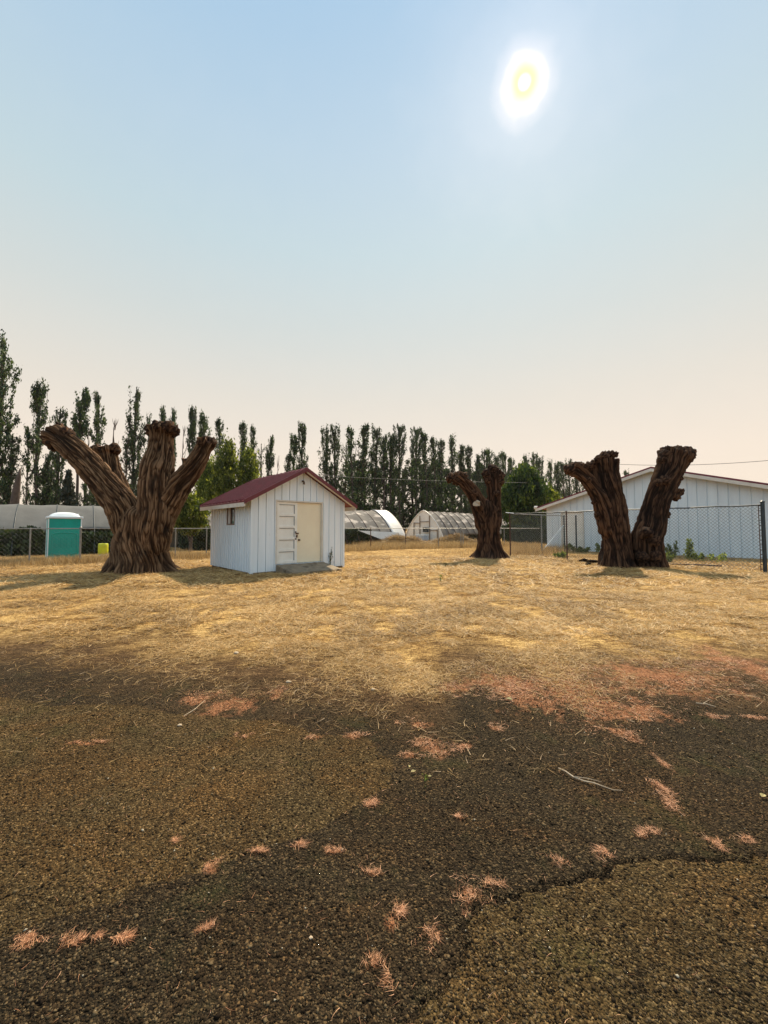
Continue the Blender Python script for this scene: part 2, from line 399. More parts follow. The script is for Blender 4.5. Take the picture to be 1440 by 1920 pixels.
M['tallgrass'] = leafmat('tall_dry_grass', [(0, (.20, .12, .045)), (.5, (.52, .35, .14)), (1, (.80, .60, .32))], .35)
M['stone'] = leafmat('loose_gravel', [(0, (.013, .009, .006)), (.5, (.050, .034, .018)), (.93, (.18, .13, .07)), (1, (.45, .40, .30))], 0)
for _n in M['stone'].node_tree.nodes:
    if _n.type == 'BSDF_PRINCIPLED': _n.inputs['Roughness'].default_value = .95; _n.inputs['Specular IOR Level'].default_value = .08
M['poplar'] = leafmat('poplar_leaves', [(0, (.005, .017, .009)), (.5, (.026, .058, .022)), (1, (.14, .20, .050))], .3, (1.0, 1.1, .7))
M['conifer'] = leafmat('dark_needles', [(0, (.012, .022, .014)), (1, (.03, .05, .028))], .15)
M['broad'] = leafmat('bright_leaves', [(0, (.03, .055, .006)), (.45, (.12, .155, .025)), (1, (.40, .42, .09))], .55, (1.1, 1.1, .5))
M['darkbroad'] = leafmat('deep_green_leaves', [(0, (.008, .022, .006)), (.5, (.034, .066, .010)), (1, (.15, .19, .020))], .4, (1.1, 1.1, .5))
M['hedge'] = leafmat('hedge_leaves', [(0, (.006, .016, .004)), (.6, (.022, .045, .010)), (1, (.06, .095, .02))], .2)
M['weed'] = leafmat('weed_leaves', [(0, (.05, .08, .012)), (.5, (.14, .19, .03)), (1, (.32, .38, .07))], .45)

def shade_cloth(name, c1, c2, stripe):
    m, t, b, o = newmat(name)
    n = noise(t, .9, 6); r = ramp(t, n.outputs['Fac'], [(.3, c2), (.7, c1)])
    src = r.outputs[0]
    if stripe:
        u = attr(t, 'ang'); s = attr(t, 'along')
        cb = t.nodes.new("ShaderNodeCombineXYZ"); t.links.new(u.outputs['Fac'], cb.inputs[0]); t.links.new(s.outputs['Fac'], cb.inputs[1])
        mp = t.nodes.new("ShaderNodeMapping"); mp.inputs['Scale'].default_value = (9, .8, 1); t.links.new(cb.outputs[0], mp.inputs[0])
        n2 = t.nodes.new("ShaderNodeTexNoise"); n2.inputs['Scale'].default_value = 1; n2.inputs['Detail'].default_value = 6; t.links.new(mp.outputs[0], n2.inputs['Vector'])
        r2 = ramp(t, n2.outputs['Fac'], [(.53, (0, 0, 0)), (.62, (.85, .85, .85))])
        mk = ramp(t, u.outputs['Fac'], [(.42, (1, 1, 1)), (.62, (0, 0, 0))])
        mm = mixc(t, 1.0, r2.outputs[0], mk.outputs[0], 'MULTIPLY')
        src = mixc(t, mm, src, (.78, .70, .62))
    t.links.new(src, b.inputs['Base Color']); b.inputs['Roughness'].default_value = .85
    tr = t.nodes.new("ShaderNodeBsdfTranslucent"); t.links.new(src, tr.inputs[0])
    ms = t.nodes.new("ShaderNodeMixShader"); ms.inputs[0].default_value = .3
    t.links.new(b.outputs[0], ms.inputs[1]); t.links.new(tr.outputs[0], ms.inputs[2]); t.links.new(ms.outputs[0], o.inputs[0])
    wv = noise(t, 3, 4); bump(t, b, wv.outputs['Fac'], .3, .06)
    return m
M['cloth'] = shade_cloth('grey_shade_cloth', (.25, .25, .235), (.17, .17, .16), False)
M['cloth2'] = shade_cloth('streaked_shade_cloth', (.27, .25, .22), (.18, .165, .15), True)

# ------------------------------------------------------------------ ground
bx = [(-400, 1290), (0, 1285), (120, 1290), (230, 1325), (330, 1385), (420, 1360), (560, 1375), (700, 1385), (790, 1440), (860, 1440), (900, 1360),
      (960, 1335), (1080, 1345), (1130, 1395), (1190, 1395), (1230, 1345), (1440, 1350), (1900, 1330)]
BP = [G(a, b) for a, b in bx]
BX = np.array([p.x for p in BP]); BY = np.array([p.y for p in BP])
crack_px = [(1900, 1600), (1440, 1612), (1330, 1616), (1240, 1610), (1160, 1615), (1130, 1636), (1080, 1650), (1020, 1662), (965, 1680), (900, 1700), (870, 1730), (862, 1790), (830, 1850), (770, 1915), (720, 2100)]
CK = np.array([G(a, b)[:2] for a, b in crack_px])
def dist_poly(x, y, P):
    d = np.full(np.shape(x), 1e9)
    for (ax, ay), (bx_, by_) in zip(P[:-1], P[1:]):
        vx, vy = bx_-ax, by_-ay; t = np.clip(((x-ax)*vx+(y-ay)*vy)/(vx*vx+vy*vy), 0, 1)
        d = np.minimum(d, np.hypot(x-ax-t*vx, y-ay-t*vy))
    return d
def inside(x, y, P):
    r = np.zeros(np.shape(x), bool)
    n = len(P)
    for i in range(n):
        x1, y1 = P[i]; x2, y2 = P[(i+1) % n]
        c = ((y1 > y) != (y2 > y)) & (x < (x2-x1)*(y-y1)/((y2-y1) if y2 != y1 else 1e-9)+x1)
        r ^= c
    return r
PATCH = list(map(tuple, CK)) + [(3.0, -1.0), (9.0, -1.0)]
lp = [(-600, 1270), (300, 1330), (700, 1380), (720, 1480), (560, 1580), (330, 1650), (130, 1700), (-60, 1760), (-600, 1900)]
LPATCH = [tuple(G(a, b)[:2]) for a, b in lp]
def straw_mask(x, y):
    b = np.interp(x, BX, BY)
    wob = (fbm2(x*1.3+5, y*1.3, 4)-.5)*1.5 + (fbm2(x*6, y*6, 4)-.5)*.7
    s = sstep(-.15, 2.6, (y-b)+wob*(.55+.1*np.clip(y-b, 0, 3)))
    return np.clip(s, 0, 1)
def axis_pts(lo, hi, c0, c1, fine, grow):
    a = list(np.arange(c0, c1, fine)); s = fine; p = a[-1]
    while p < hi: s *= grow; p += s; a.append(p)
    s = fine; p = a[0]; b = []
    while p > lo: s *= grow; p -= s; b.append(p)
    return np.array(b[::-1]+a)
# where pine needles have drifted (centre and half sizes)
spots = [(930, 1275, 70, 22), (1060, 1300, 150, 45), (1250, 1270, 190, 35), (1180, 1335, 90, 22), (960, 1300, 60, 25), (850, 1290, 40, 14), (1400, 1250, 60, 50),
         (1150, 1370, 45, 9), (1185, 1385, 18, 10), (790, 1358, 28, 9), (928, 1366, 17, 8), (805, 1395, 32, 18), (830, 1410, 26, 12), (770, 1415, 22, 8), (872, 1400, 20, 7),
         (590, 1382, 26, 6), (665, 1380, 24, 6), (455, 1378, 10, 5), (430, 1320, 60, 22), (520, 1300, 26, 12), (375, 1310, 40, 14), (150, 1393, 40, 4),
         (1238, 1478, 10, 14), (1250, 1500, 14, 18), (1262, 1514, 16, 14), (1245, 1432, 7, 12), (1212, 1566, 20, 9), (1345, 1585, 9, 12), (1405, 1580, 18, 7),
         (1050, 1620, 20, 10), (1130, 1600, 22, 12), (890, 1680, 34, 26), (915, 1662, 18, 8), (735, 1730, 14, 20), (748, 1712, 8, 10), (800, 1750, 18, 22), (700, 1808, 18, 16), (725, 1835, 10, 24),
         (392, 1632, 15, 11), (690, 1510, 20, 7), (705, 1502, 12, 6), (697, 1638, 22, 6), (625, 1597, 18, 5), (560, 1588, 20, 4), (480, 1600, 14, 3),
         (48, 1768, 26, 14), (132, 1768, 22, 10), (228, 1762, 18, 9), (182, 1760, 8, 6), (325, 1583, 8, 6), (385, 1745, 18, 7), (1425, 1350, 30, 6), (1340, 1345, 22, 5), (865, 1535, 10, 4)]
gx = axis_pts(-1500, 1500, -2.3, 2.3, .0135, 1.035)
gy = axis_pts(-300, 2500, .95, 3.0, .0125, 1.03)
X, Y = np.meshgrid(gx, gy); xf, yf = X.ravel(), Y.ravel()
S = straw_mask(xf, yf)
near = (np.abs(xf) < 9) & (yf < 9)
crk = np.zeros(len(xf)); pat = np.zeros(len(xf))
wx = xf + (fbm2(xf*14, yf*14, 3)-.5)*.06; wy = yf + (fbm2(xf*14+50, yf*14, 3)-.5)*.06
dc = dist_poly(wx[near], wy[near], CK)
wcrk = .002+.007*fbm2(xf[near]*5, yf[near]*5, 2)
fade = .35+.65*sstep(.25, .6, xf[near])
crk[near] = (1-sstep(wcrk, wcrk*2.4, dc))*fade
ip = inside(wx, wy, PATCH).astype(float)
soft = (fbm2(xf*2.5, yf*2.5, 4)-.5)*.5
il = inside(xf+soft*.6, yf+soft*.6, LPATCH).astype(float)
pat = np.maximum(ip*.85, il*.75)
pat = np.clip(pat + (fbm2(xf*1.7+9, yf*1.7, 4)-.5)*.35, 0, 1)
Z = (fbm2(xf*.35, yf*.35, 3)-.5)*.10*sstep(4, 9, yf) + (fbm2(xf*3, yf*3, 4)-.5)*.05*S
Z = Z + (fbm2(xf*1.2, yf*1.2, 3)-.5)*.02*(1-S)*(yf < 8) + ip*.006 - crk*.02
Z = np.where(np.hypot(xf, yf) > 90, 0, Z)
NDL = np.zeros(len(xf)); xn, yn = xf[near], yf[near]; acc = np.zeros(len(xn))
for (px, py, rx, ry) in spots:
    c = G(px, py); ax = abs(G(px+rx, py).x-c.x); ay = abs(G(px, py-ry).y-G(px, py+ry).y)/2
    d_ = np.hypot((xn-c.x)/ax, (yn-c.y)/ay); strength = .8 if py < 1345 else .55
    acc = np.maximum(acc, strength*np.clip(1.25-d_, 0, 1))
nz = vn2(xn*9, yn*9)*.5+vn2(xn*28, yn*28)*.5
NDL[near] = sstep(.12, .75, acc*1.25-(nz-.35)*1.6*(acc > 0))*.65
nx_, ny_ = len(gx), len(gy)
ii, jj = np.meshgrid(np.arange(nx_-1), np.arange(ny_-1)); b0 = (jj*nx_+ii).ravel()
faces = np.stack([b0, b0+1, b0+nx_+1, b0+nx_], 1)
g = npmesh('ground', np.stack([xf, yf, Z], 1), faces, M['ground'], smooth=True, vattrs={'straw': S, 'patch': pat, 'crack': crk, 'needle': NDL})
tag(g, 'old cracked asphalt in front giving way to a field of dry mown grass', 'ground', kind='structure')
def gz(x, y):
    x = np.asarray(x, float); y = np.asarray(y, float)
    s = straw_mask(x, y)
    return (fbm2(x*.35, y*.35, 3)-.5)*.10*sstep(4, 9, y) + (fbm2(x*3, y*3, 4)-.5)*.05*s + (fbm2(x*1.2, y*1.2, 3)-.5)*.02*(1-s)*(y < 8)

# ---- ribbons (straw, needles, grass)
def ribbons(x, y, z, ang, tilt, length, width, bend, segs=2):
    n = len(x); d = np.stack([np.cos(ang)*np.cos(tilt), np.sin(ang)*np.cos(tilt), np.sin(tilt)], 1)
    side = np.stack([-np.sin(ang), np.cos(ang), np.zeros(n)], 1)
    roll = RNG.uniform(-.9, .9, n)[:, None]
    upv = np.cross(d, side); sd = side*np.cos(roll)+upv*np.sin(roll)
    p0 = np.stack([x, y, z], 1); vs_ = []
    for k in range(segs+1):
        t = k/segs
        c = p0 + d*(length*t)[:, None] + side*(bend*t*t)[:, None]
        c[:, 2] -= (np.abs(bend)*.35*t*t)
        c[:, 2] = np.maximum(c[:, 2], z+.001)
        wv = (width*(1-.8*t))[:, None]*.5
        vs_ += [c-sd*wv, c+sd*wv]
    V = np.stack(vs_, 1).reshape(-1, 3); m_ = 2*(segs+1); base = (np.arange(n)*m_)[:, None]
    fs = [base+np.array([[2*k, 2*k+1, 2*k+3, 2*k+2]]) for k in range(segs)]
    Fc = np.stack(fs, 1).reshape(-1, 4)
    return V, Fc, segs
def build_ribbons(name, mat, *a, rnd=None, **k):
    V, Fc, s = ribbons(*a, **k)
    rn = RNG.random(len(a[0])) if rnd is None else rnd
    return npmesh(name, V, Fc, mat, attrs={'rnd': np.repeat(rn, s)})
def scatter_view(n, y0, y1, p=1.0, half=1.12):
    y = y0 + (y1-y0)*RNG.random(n)**p
    x = RNG.uniform(-half, half, n)*(y+.3)
    return x, y
xs, ys, sz = [], [], []
for n, y0, y1, wd, ln in ((260000, 2.3, 5.2, .0038, .075), (340000, 5.2, 9.5, .007, .12), (240000, 9.5, 20, .014, .19)):
    x, y = scatter_view(n, y0, y1); s = straw_mask(x, y)
    cl = fbm2(x*2.3, y*2.3, 4)
    keep = RNG.random(n) < np.clip(s**1.4*1.1+.010, 0, 1)*sstep(.34, .60, cl)
    x, y = x[keep], y[keep]; xs.append(x); ys.append(y)
    sz.append(np.stack([np.full(len(x), wd), np.full(len(x), ln)], 1))
x = np.concatenate(xs); y = np.concatenate(ys); sz = np.concatenate(sz); n = len(x)
cx_ = fbm2(x*.9+3, y*.9, 3)
o = build_ribbons('dry_grass', M['strawb'], x, y, gz(x, y)+RNG.random(n)*.012, RNG.uniform(0, 6.28, n), RNG.uniform(-.02, .42, n),
                  sz[:, 1]*RNG.uniform(.5, 1.5, n), sz[:, 0]*RNG.uniform(.7, 1.4, n), RNG.normal(0, .02, n),
                  rnd=np.clip((RNG.random(n)*.8+.5*(cx_-.25))*(.45+.55*straw_mask(x, y)), 0, 1))
tag(o, 'short mown dry straw grass covering the field', 'grass', kind='stuff')

# ---- pine needle drifts
nx2, ny2, na = [], [], []
for (px, py, rx, ry) in spots:
    c = G(px, py); e = G(px+rx, py); q = G(px, py-ry); q2 = G(px, py+ry)
    ax = abs(e.x-c.x); ay = abs(q.y-q2.y)/2; area = math.pi*ax*ay
    k = int(min(7000, 240 + area*(15000 if py > 1345 else 5200))*RNG.uniform(.3, .85))
    ns_b = RNG.integers(6, 12); mdir = RNG.uniform(0, 3.14); bx_s = RNG.normal(0, .48, ns_b)*ax; by_s = RNG.normal(0, .48, ns_b)*ay
    bi = RNG.integers(0, ns_b, k); sb = RNG.uniform(.12, .42, ns_b); da = RNG.normal(mdir, .7, ns_b)
    X_ = c.x+bx_s[bi]+RNG.normal(0, 1, k)*sb[bi]*ax; Y_ = c.y+by_s[bi]+RNG.normal(0, 1, k)*sb[bi]*ay
    keep = vn2(X_*9+px, Y_*9)*.5+.4*vn2(X_*28, Y_*28)+.25*vn2(X_*80, Y_*80) > .45
    nx2.append(X_[keep]); ny2.append(Y_[keep]); na.append((da[bi]+RNG.normal(0, .75, k))[keep])
x, y = scatter_view(1300, 1.0, 3.6); nx2.append(x); ny2.append(y); na.append(RNG.uniform(0, 6.28, len(x)))
x = np.concatenate(nx2); y = np.concatenate(ny2); n = len(x)
far_ = np.clip(y/2.2, .8, 2)
o = build_ribbons('pine_needles', M['needle'], x, y, gz(x, y)+.003+RNG.random(n)*.010, np.concatenate(na), RNG.uniform(-.06, .05, n), RNG.uniform(.012, .034, n),
                  .0014*far_*RNG.uniform(.7, 1.3, n), RNG.normal(0, .012, n), segs=3)
tag(o, 'reddish dry pine needles drifted in clumps on the asphalt', 'pine needles', kind='stuff')

# ---- gravel crumbs on the asphalt
n = 170000
y = .9+2.9*RNG.random(n)**1.15; x = RNG.uniform(-1.15, 1.15, n)*(y+.35)
keep = (straw_mask(x, y) < .35) & (RNG.random(n) < .55+.45*sstep(.4, .6, fbm2(x*3, y*3, 3)))
x, y = x[keep], y[keep]; n = len(x)
octv = np.array([[1, 0, 0], [-1, 0, 0], [0, 1, 0], [0, -1, 0], [0, 0, 1], [0, 0, -1]], float)
octf = np.array([[0, 2, 4], [2, 1, 4], [1, 3, 4], [3, 0, 4], [2, 0, 5], [1, 2, 5], [3, 1, 5], [0, 3, 5]])
r_ = np.exp(RNG.normal(math.log(.0030), .40, n)).clip(.0014, .0085)
sc3 = np.stack([RNG.uniform(.7, 1.4, n), RNG.uniform(.7, 1.4, n), RNG.uniform(.45, .8, n)], 1)*r_[:, None]
V = octv[None]*sc3[:, None, :] + RNG.normal(0, .22, (n, 6, 3))*r_[:, None, None]
a_ = RNG.uniform(0, 6.28, n); ca, sa = np.cos(a_)[:, None], np.sin(a_)[:, None]
V = np.stack([V[..., 0]*ca-V[..., 1]*sa, V[..., 0]*sa+V[..., 1]*ca, V[..., 2]], 2)
V += np.stack([x, y, gz(x, y)+inside(x, y, PATCH)*.006+r_*.15], 1)[:, None, :]
Fc = (np.arange(n)*6)[:, None, None]+octf[None]
base = RNG.random(n)*.93; hot = RNG.random(n) < .004; base[hot] = 1
o = npmesh('gravel', V.reshape(-1, 3), Fc.reshape(-1, 3), M['stone'], attrs={'rnd': np.repeat(base, 8)})
tag(o, 'dark crumbly gravel of the worn asphalt surface', 'gravel', kind='stuff')

# ------------------------------------------------------------------ pollarded trees
def catmull(P, n_per):
    P = np.array(P, float); Q = np.vstack([2*P[0]-P[1], P, 2*P[-1]-P[-2]]); out_ = []
    for i in range(1, len(Q)-2):
        for k in range(n_per):
            t = k/n_per
            out_.append(.5*((2*Q[i])+(-Q[i-1]+Q[i+1])*t+(2*Q[i-1]-5*Q[i]+4*Q[i+1]-Q[i+2])*t*t+(-Q[i-1]+3*Q[i]-3*Q[i+1]+Q[i+2])*t**3))
    out_.append(Q[-2]); return np.array(out_)
_seed = [0]
def limb(name, pts, Y0, mat, parent, flare=0, knob=.0, cell=.014, furrow=.028, lump=.08, cutmat=None, knobsize=.11, capname='cut_end'):
    """pts: (px, py, radius px, depth offset)"""
    _seed[0] += 7.7; sd = _seed[0]
    P = []
    for (px, py, rp, dy) in pts:
        c = AT(px, py, Y0+dy); P.append((c.x, c.y, c.z, rp*(Y0+dy)/F))
    C = catmull(P, 24)
    seg = np.linalg.norm(np.diff(C[:, :3], axis=0), axis=1); s = np.concatenate([[0], np.cumsum(seg)])
    ns = max(12, int(s[-1]/(cell*1.6))); si = np.linspace(0, s[-1], ns)
    C = np.stack([np.interp(si, s, C[:, k]) for k in range(4)], 1); Ltot = s[-1]
    nt_ = int(2*math.pi*max(p[3] for p in P)/cell); nt_ = max(32, min(nt_, 460))
    T = np.gradient(C[:, :3], axis=0); T /= np.linalg.norm(T, axis=1)[:, None]
    A = np.zeros_like(T); a = np.array([1.0, 0.2, 0]);
    for i in range(ns):
        a = a-T[i]*a.dot(T[i]); a /= np.linalg.norm(a); A[i] = a
    B = np.cross(T, A)
    th = np.linspace(0, 2*math.pi, nt_, endpoint=False)
    TH, SI = np.meshgrid(th, si); Rr = C[:, 3][:, None]*.86*np.ones_like(TH)
    if not flare: Rr = Rr*(.25+.75*sstep(0, min(.7, Ltot*.35), SI))
    rm = np.mean(C[:, 3])
    # broad lumps
    c_, s_ = np.cos(TH), np.sin(TH)
    R = Rr*(1+lump*2*(vn3(c_*1.6+sd, s_*1.6, SI*1.3+sd)-.5)+lump*1.3*(vn3(c_*4+sd, s_*4, SI*3)-.5))
    # fissured bark: ridged noise stretched along the limb, drifting sideways
    tw = (vn2(SI*.8+sd, SI*0)-.5)*.5 + .22*(vn3(c_*2, s_*2+sd, SI*2.2)-.5)
    kf = rm/.05*.68
    c2, s2 = np.cos(TH+tw)*kf, np.sin(TH+tw)*kf
    g1 = np.abs(2*vn3(c2+sd, s2, SI*1.15)-1); g2 = np.abs(2*vn3(c2*2.1+sd, s2*2.1+9, SI*3.0+4)-1)
    crest = np.minimum(sstep(0, .42, g1), .35+.65*sstep(0, .38, g2))*(.8+.2*g2)
    crest = np.clip(crest*.85+.45*(vn3(c2*3.1, s2*3.1, SI*7)-.5)+.25*(vn3(c_*2+4, s_*2, SI*2.5+sd)-.5)+.08, 0, 1)
    ridge = crest*.75
    R = R + (ridge-.42)*furrow*3.4*np.clip(rm/.25, .55, 1.3)
    if flare:
        fl = np.exp(-SI/.38)
        lob = .5+.5*np.cos(TH*5+sd+.8*np.sin(TH*2)); lob2 = vn3(c_*2.5+sd, s_*2.5+4, SI*.4)
        R = R*(1+flare*fl*(.25+.9*lob*lob2*1.6))
        flu = np.exp(-SI/1.6); R = R*(1+.05*flu*np.cos(TH*7+3*lob2))
    if knob:
        e = sstep(Ltot-knobsize*2.6, Ltot-knobsize*.6, SI)
        R = R*(1+knob*e*(.45+1.2*vn3(c_*2.3+sd, s_*2.3, SI*5)))+e*.05*(vn3(c_*6+sd, s_*6, SI*16)-.5)
    Pn = C[:, None, :3]+A[:, None]*(c_*R)[..., None]+B[:, None]*(s_*R)[..., None]
    # ragged end
    e2 = sstep(Ltot-.05, Ltot, SI)
    Pn = Pn+T[:, None]*((vn3(c_*2+sd, s_*2, SI*0+3)-.5)*.16*e2*min(1, rm/.2))[..., None]
    if flare: Pn[..., 2] = np.where(SI < .02, np.minimum(Pn[..., 2], -.12), Pn[..., 2])
    V = Pn.reshape(-1, 3)
    i_, j_ = np.meshgrid(np.arange(ns-1), np.arange(nt_), indexing='ij'); i_, j_ = i_.ravel(), j_.ravel(); jn = (j_+1) % nt_
    Fc = np.stack([i_*nt_+j_, i_*nt_+jn, (i_+1)*nt_+jn, (i_+1)*nt_+j_], 1)
    o = npmesh(name, V, Fc, mat, parent, smooth=True, vattrs={'crest': crest.ravel(), 'ang': (np.minimum(TH, 2*math.pi-TH)*rm).ravel(), 'along': SI.ravel()})
    # the sawn end: rings of a rough, slightly domed face
    ringp = Pn[-1]; ctr = ringp.mean(0); vv = []; K = 7
    for k in range(K+1):
        f = k/K; q = ringp*(1-f)+ctr*f
        q = q+T[-1]*(.035*np.sin(f*3.1)+.05*(vn3(c_[0]*(1-f)*3+sd, s_[0]*(1-f)*3, np.full(nt_, 8.0))-.5)*min(1, f*3))[:, None]
        vv.append(q)
    vv = np.array(vv).reshape(-1, 3)
    i_, j_ = np.meshgrid(np.arange(K), np.arange(nt_), indexing='ij'); i_, j_ = i_.ravel(), j_.ravel(); jn = (j_+1) % nt_
    Fc = np.stack([i_*nt_+j_, i_*nt_+jn, (i_+1)*nt_+jn, (i_+1)*nt_+j_], 1)
    cap = npmesh(capname, vv, Fc, cutmat or M['cutwood'], o)
    cap.matrix_parent_inverse = Matrix.Identity(4)
    return o
def child(o, par):   # sub-part written in world coordinates under a part that also is
    o.parent = par; o.matrix_parent_inverse = Matrix.Identity(4)
    return o
def knobs(par, plist, Y0, mat, name='burl'):
    for (px, py, rp, dy) in plist:
        c = AT(px, py, Y0+dy); r = rp*(Y0+dy)/F
        n_ = 22; th = np.linspace(0, 2*math.pi, n_, endpoint=False); ph = np.linspace(-math.pi/2, math.pi/2, 13)
        PH, TH = np.meshgrid(ph, th, indexing='ij'); d = np.stack([np.cos(PH)*np.cos(TH), np.cos(PH)*np.sin(TH), np.sin(PH)], -1)
        sd = px*.37
        R = r*(.55+.75*vn3(d[..., 0]*2.6+sd, d[..., 1]*2.6, d[..., 2]*2.6)+.55*vn3(d[..., 0]*7+sd, d[..., 1]*7, d[..., 2]*7))
        V = (d*R[..., None]+np.array(c)).reshape(-1, 3)
        i_, j_ = np.meshgrid(np.arange(12), np.arange(n_), indexing='ij'); i_, j_ = i_.ravel(), j_.ravel(); jn = (j_+1) % n_
        Fc = np.stack([i_*n_+j_, i_*n_+jn, (i_+1)*n_+jn, (i_+1)*n_+j_], 1)
        o = npmesh(name, V, Fc, mat, par, smooth=False, vattrs={'crest': RNG.random(len(V)), 'ang': V[:, 0], 'along': V[:, 2]})
        o.matrix_parent_inverse = Matrix.Identity(4)

# left, four limbs
Y0 = 12.9
c = G(268, 1070)
t1 = empty('pollarded_tree', (AT(268, 1000, Y0).x, Y0, 0))
tag(t1, 'huge grey brown bare trunk with four sawn off limbs left of the white shed', 'tree', 'pollarded trunks')
limb('trunk', [(266, 1082, 52, 0), (266, 1050, 49, 0), (267, 1015, 48, 0), (268, 990, 47, 0), (270, 972, 46, .05), (273, 958, 34, .1), (275, 940, 12, .15)], Y0, M['bark'], t1, flare=.85, lump=.10)
a = limb('limb', [(264, 1055, 30, .1), (255, 1010, 34, -.0), (238, 967, 34, -.15), (210, 925, 29, -.25), (177, 884, 25, -.35), (142, 846, 23, -.45), (110, 820, 20, -.5), (98, 814, 17, -.5)], Y0, M['bark'], t1, knob=.22, lump=.1)
knobs(a, [(96, 826, 11, -.55), (112, 806, 10, -.4), (122, 812, 9, -.5), (102, 836, 8, -.5), (130, 815, 8, -.3), (90, 818, 9, -.5)], Y0, M['bark_dark'])
a = limb('limb', [(250, 1030, 34, .4), (242, 980, 32, .5), (225, 930, 24, .7), (210, 890, 19, .8), (203, 860, 18, .85), (199, 840, 19, .85)], Y0, M['bark'], t1, knob=.28, knobsize=.12)
knobs(a, [(180, 843, 8, .8), (186, 851, 7, .8), (214, 842, 9, .8)], Y0, M['bark_dark'])
a = limb('limb', [(282, 1060, 30, .05), (286, 1010, 35, -.1), (291, 965, 35, -.15), (293, 925, 35, -.1), (296, 885, 32, -.05), (300, 850, 26, 0), (303, 820, 21, 0), (304, 800, 21, 0)], Y0, M['bark'], t1, knob=.32, knobsize=.15)
knobs(a, [(284, 806, 9, -.1), (296, 800, 9, -.3), (316, 801, 10, -.25), (326, 808, 9, 0)], Y0, M['bark_dark'])
a = limb('limb', [(284, 1066, 28, .45), (288, 1015, 29, .22), (304, 965, 28, .05), (333, 916, 24, -.05), (358, 882, 20, -.1), (374, 856, 17, -.1), (384, 836, 14, -.1), (388, 826, 14, -.1)], Y0, M['bark'], t1, knob=.28, knobsize=.12)
knobs(a, [(377, 831, 7, -.2), (397, 830, 8, -.1), (388, 825, 7, -.1)], Y0, M['bark_dark'])
limb('limb_stub', [(358, 888, 10, -.2), (352, 874, 8, -.2), (350, 862, 7, -.2)], Y0, M['bark'], t1, knob=.4, knobsize=.06)

# middle
Y0 = 18.7
t2 = empty('pollarded_tree', (AT(916, 1000, Y0).x, Y0, 0))
tag(t2, 'dark lopped trunk with two short limbs and a pale round saw cut', 'tree', 'pollarded trunks')
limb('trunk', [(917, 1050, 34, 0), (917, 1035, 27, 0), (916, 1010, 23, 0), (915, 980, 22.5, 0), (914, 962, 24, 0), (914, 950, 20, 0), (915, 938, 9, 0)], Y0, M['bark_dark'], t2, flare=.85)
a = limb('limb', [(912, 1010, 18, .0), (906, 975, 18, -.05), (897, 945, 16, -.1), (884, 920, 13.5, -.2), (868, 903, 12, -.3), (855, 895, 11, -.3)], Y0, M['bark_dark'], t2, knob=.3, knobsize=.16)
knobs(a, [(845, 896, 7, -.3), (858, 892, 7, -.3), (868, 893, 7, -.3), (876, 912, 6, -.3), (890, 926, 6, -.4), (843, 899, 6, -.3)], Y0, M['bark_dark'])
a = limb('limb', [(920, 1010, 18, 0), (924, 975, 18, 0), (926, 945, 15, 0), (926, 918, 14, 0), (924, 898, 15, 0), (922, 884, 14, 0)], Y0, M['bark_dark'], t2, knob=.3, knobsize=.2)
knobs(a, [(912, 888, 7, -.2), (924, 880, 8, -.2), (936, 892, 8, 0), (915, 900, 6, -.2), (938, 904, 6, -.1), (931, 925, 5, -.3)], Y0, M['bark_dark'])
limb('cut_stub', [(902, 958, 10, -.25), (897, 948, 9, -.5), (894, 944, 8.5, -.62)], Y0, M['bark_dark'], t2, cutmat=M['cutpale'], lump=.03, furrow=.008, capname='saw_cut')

# right, two stems
Y0 = 14.9
t3 = empty('pollarded_tree', (AT(1185, 1000, Y0).x, Y0, 0))
tag(t3, 'dark lopped trunk forking into a wide V before the tall wire fence', 'tree', 'pollarded trunks')
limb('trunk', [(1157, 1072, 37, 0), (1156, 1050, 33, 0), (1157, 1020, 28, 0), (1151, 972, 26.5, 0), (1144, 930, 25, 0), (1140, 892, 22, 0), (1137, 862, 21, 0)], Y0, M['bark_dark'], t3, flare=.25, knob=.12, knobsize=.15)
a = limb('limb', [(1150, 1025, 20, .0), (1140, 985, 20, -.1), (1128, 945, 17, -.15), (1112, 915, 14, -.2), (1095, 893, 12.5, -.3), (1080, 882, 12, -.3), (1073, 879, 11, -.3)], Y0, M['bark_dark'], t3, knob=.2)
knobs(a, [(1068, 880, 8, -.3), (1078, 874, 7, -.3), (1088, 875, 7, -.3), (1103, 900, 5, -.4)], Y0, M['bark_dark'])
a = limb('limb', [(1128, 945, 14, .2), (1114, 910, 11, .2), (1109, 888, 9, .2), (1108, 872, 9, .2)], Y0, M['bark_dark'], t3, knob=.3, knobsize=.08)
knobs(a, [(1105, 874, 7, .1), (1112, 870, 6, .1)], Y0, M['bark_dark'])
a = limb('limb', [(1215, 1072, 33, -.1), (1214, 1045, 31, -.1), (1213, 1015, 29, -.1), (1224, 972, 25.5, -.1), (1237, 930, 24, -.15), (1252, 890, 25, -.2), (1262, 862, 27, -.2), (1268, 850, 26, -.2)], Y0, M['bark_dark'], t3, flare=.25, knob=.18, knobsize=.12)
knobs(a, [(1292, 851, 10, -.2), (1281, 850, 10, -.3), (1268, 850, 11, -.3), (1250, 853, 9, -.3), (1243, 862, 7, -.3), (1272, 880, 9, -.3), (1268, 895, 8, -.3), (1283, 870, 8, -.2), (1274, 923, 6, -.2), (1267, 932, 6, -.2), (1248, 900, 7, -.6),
          (1235, 905, 5, -.6), (1212, 1000, 9, -.6), (1226, 1015, 8, -.6), (1250, 965, 5, -.3), (1228, 1045, 9, -.6), (1205, 1045, 8, -.6)], Y0, M['bark_dark'])
